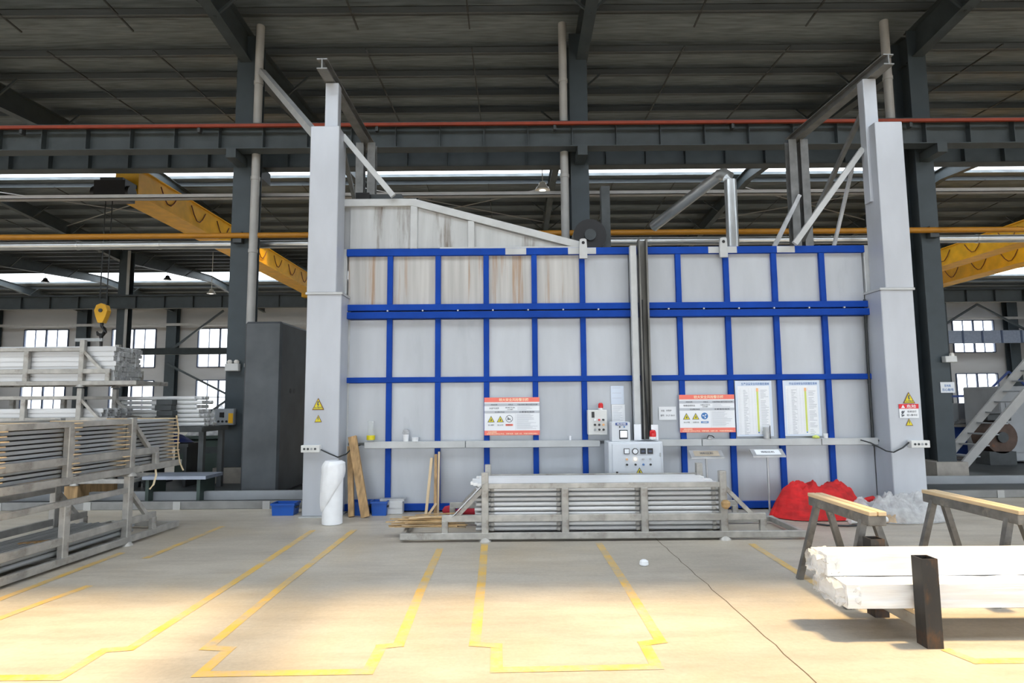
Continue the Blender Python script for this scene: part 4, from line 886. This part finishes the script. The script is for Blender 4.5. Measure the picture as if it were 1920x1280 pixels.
def crate(label, x, y, w, d, h):
    t = thing('plastic_crate', label, 'crate', (x,y,0)); mb = MB(); w2, d2, tp = w/2, d/2, .92
    def ring(k, z): return [(-w2*k,-d2*k,z),(w2*k,-d2*k,z),(w2*k,d2*k,z),(-w2*k,d2*k,z)]
    q = lambda a,b: [(a*4+i,a*4+(i+1)%4,b*4+(i+1)%4,b*4+i) for i in range(4)]
    mb._add(ring(tp,0)+ring(1,h)+ring(.95,h)+ring(tp*.95,.02), q(0,1)+q(1,2)+q(2,3)+[(3,2,1,0),(12,13,14,15)]); mb.build('tub', M_crate, t)
    MB().box(-w2-.012,w2+.012,-d2-.012,-d2+.005,h-.03,h).box(-w2-.012,w2+.012,d2-.005,d2+.012,h-.03,h).box(-w2-.012,-w2+.005,-d2,d2,h-.03,h).box(w2-.005,w2+.012,-d2,d2,h-.03,h).build('rim', M_crate, t)
    for s in (-1,1): MB().box(s*w2*.97-.02,s*w2*.97+.02,-.06,.06,h*.55,h*.68).build('handle', M_black, t)
crate('blue plastic crate standing alone by the dark steel cabinet', -3.63, 9.85, .36, .26, .19)
crate('blue plastic crate half hidden behind the leaning planks', -2.42, 9.80, .30, .24, .21)
crate('blue plastic crate between the broad plank and the metal box', -2.10, 9.76, .24, .22, .22)
mb_ = thing('metal_box', 'silver sheet metal box on the floor at the oven base', 'box', (-1.93,9.84,0)); MB().bbox(-.18,.18,-.08,.08,0,.20,.008).build('body', M_alu, mb_); MB().box(-.185,.20,-.06,.09,.20,.235).build('lid', M_galv, mb_); MB().box(-.18,.18,-.086,-.08,.09,.105).build('crease', M_galv, mb_)
for i, (x, w_, lb) in enumerate(((-1.0,.10,'small red bundle at the oven base near the blue post'),(-.66,.22,'longer red bundle at the oven base behind the rack arm'))):
    o = solo('red_bundle', MB().tube([(-w_,0,.06),(-w_*.6,0,.075),(0,.01,.08),(w_*.6,0,.07),(w_,0,.06)], [.03,.065,.072,.065,.03], 10), mat('dull_red_cloth',(.42,.02,.04),.85,var=.4), lb, 'cloth', smooth=True); o.location = (x,9.65,0)
wsb = []; random.seed(21)
sg = 'wood strips heaped beside the tube rack'
for i in range(34):
    a = random.uniform(-.12,.16); L = random.uniform(.5,1.05); x = random.uniform(-.12,.12); y = random.uniform(-.13,.13); z = .13+.004*i
    o = solo('wood_strip', MB().bar((-L/2*cos(a),-L/2*sin(a),0),(L/2*cos(a),L/2*sin(a),random.uniform(-.02,.03)),.03,.012), M_straw if i % 3 else M_wood, 'thin broken wood strip in the heap lying on the rack arm', 'wood strip', sg); o.location = (-1.1+x,8.2+y,z)
heap('red_cloth', 'heap of bright red cloth on the floor by the notice pillar', 'cloth', M_red_cloth, 4.58,9.27,.72,.34,.62,3.3,[(-.55,0,.62,.92),(-.1,0,1.0,.84),(.5,.1,.70,.92),(.2,-.4,.5,.5)],.15,96,52)
solo('red_cloth_scrap', MB().tube([(-.14,0,.03),(-.05,0,.07),(.05,.02,.09),(.13,0,.05)], [.02,.05,.05,.015], 9), M_red_cloth, 'small red cloth roll at the tip of the heap, behind the sawhorse', 'cloth', smooth=True).location = (5.32,9.2,.18)
heap('plastic_heap', 'heap of crumpled clear plastic film at the foot of the notice pillar', 'plastic film', M_film, 5.58,9.02,.76,.34,.50,8.1,[(-.6,.1,.5,.75),(0,0,.8,.75),(.6,0,.55,1.0)],.27,100,56)
heap('brown_paper', 'torn brown paper lying in the clear plastic heap', 'paper', mat('kraft_paper',(.42,.31,.20),.8,var=.3), 5.40,8.84,.24,.09,.13,2.2,[(0,0,1,1)],.35,30,16)
solo('white_roll', MB().cyl((0,0,.05),(.55,.05,.05),.045,14), M_wrap, 'white tube lying behind the nearer sawhorse', 'tube', smooth=True).location = (4.75,8.75,0)
solo('hose', MB().tube([(4.2,8.75,.02),(4.35,8.6,.02),(4.6,8.55,.02),(4.9,8.6,.02),(5.05,8.72,.02),(4.85,8.78,.02)], .014, 6), M_cable, 'dark hose looping on the floor before the red cloth', 'hose', smooth=True)
scp = MB().lathe([(.03,0),(.05,.015),(.045,.05),(.02,.065)],n=8); solo('paper_scrap', scp, M_paper, 'crumpled white paper scrap alone on the open floor', 'paper').location = (1.4,6.7,0)

# ------------------------------------------------------------------ sawhorses
def sawhorse(label, x, y0, y1, zt):
    t = thing('sawhorse', label, 'sawhorse', (x,(y0+y1)/2,0)); L = (y1-y0)/2
    MB().bbox(-.075,.075,-L,L,zt-.12,zt-.035,.006).build('beam', M_saw, t)
    for s in (-1,1): MB().bbox(s*.04-.034,s*.04+.034,-L-.01,L+.01,zt-.035,zt,.004).build('wood_strip', M_wood, t)
    for e in (-1,1):
        for s in (-1,1): MB().bar((s*.05,e*(L-.13),zt-.09),(s*.25,e*(L-.10),.0),.055,.05,(0,1,0)).build('leg', M_saw, t)
sawhorse('steel sawhorse with wooden top strips, standing nearer the tube rack', 3.07, 5.22, 6.27, .82)
sawhorse('steel sawhorse with wooden top strips, standing before the notice pillar', 4.33, 5.22, 6.42, .82)
# ------------------------------------------------------------------ low bolster stand with the wrapped package
bs = thing('bolster_stand', 'dark steel stand with two upright posts holding the white package', 'stand', (2.99,4.85,0))
pmk = MB(); w2 = .058; wi = .048
pmk.box(-w2,w2,-w2,-wi,.0,.62).box(-w2,w2,wi,w2,.0,.62).box(-w2,-wi,-wi,wi,0,.62).box(wi,w2,-wi,wi,0,.62)
pk = pmk.mesh('post', M_post)
for y in (-.31,.31): put('post', pk, bs, (0,y,0))
MB().bbox(-.05,.05,-.252,.252,.10,.19,.005).build('cross_beam', M_rack, bs)
for s in (-1,1): MB().bbox(s*.026-.024,s*.026+.024,-.25,.25,.19,.228,.004).build('wood_strip', M_wood, bs)
def wrapped(name, label, y0, y1, z0, z1, x0, x1, seed):
    t = thing(name, label, 'wrapped profiles', (x0,y0,z0)); W, D, H = x1-x0, y1-y0, z1-z0; mb = MB()
    def side(u, v):      # around the cross-section, along the length
        p = u*4; k = int(min(p, 3.999)); f = p-k; c = ((0,0),(D,0),(D,H),(0,H),(0,0)); a, b = c[k], c[k+1]; yy, zz = a[0]+(b[0]-a[0])*f, a[1]+(b[1]-a[1])*f
        x = W*v; n = (.012*mn.noise(Vector((x*2.0+zz*7+seed, yy*9, zz*5)))+.006*mn.noise(Vector((x*5-zz*14, seed, yy*12))))*(1 if 0 < f < 1 else .25)
        return (x, yy+(n if k in (1,3) else 0), zz+(n if k in (0,2) else 0))
    mb.grid(side, 32, 110); mb._add([(0,0,0),(0,D,0),(0,D,H),(0,0,H)],[(0,1,2,3)]); mb._add([(W,0,0),(W,D,0),(W,D,H),(W,0,H)],[(0,3,2,1)])
    mb.build('film_wrap', M_wrap, t, True)
    e = MB()
    def endf(u, v):
        a = 2*pi*u; k = 1-.25*v; yy = D/2+D*.52*k*max(-1,min(1,1.3*cos(a))); zz = H/2+H*.52*k*max(-1,min(1,1.3*sin(a))); n = .03*mn.noise(Vector((4*cos(a)+seed,4*sin(a),v*5)))
        return (.10-.16*v+n, yy+n, max(-z0+.01, zz+n))
    e.grid(endf, 30, 8); e.build('film_end', M_film2, t, True)
wrapped('wrapped_package','white film wrapped pack of profiles on the stand, lower front one',4.63,5.07,.23,.40,2.46,6.2,1)
wrapped('wrapped_package','white film wrapped pack of profiles lying atop the lower one',4.84,5.09,.405,.565,2.43,6.2,5)
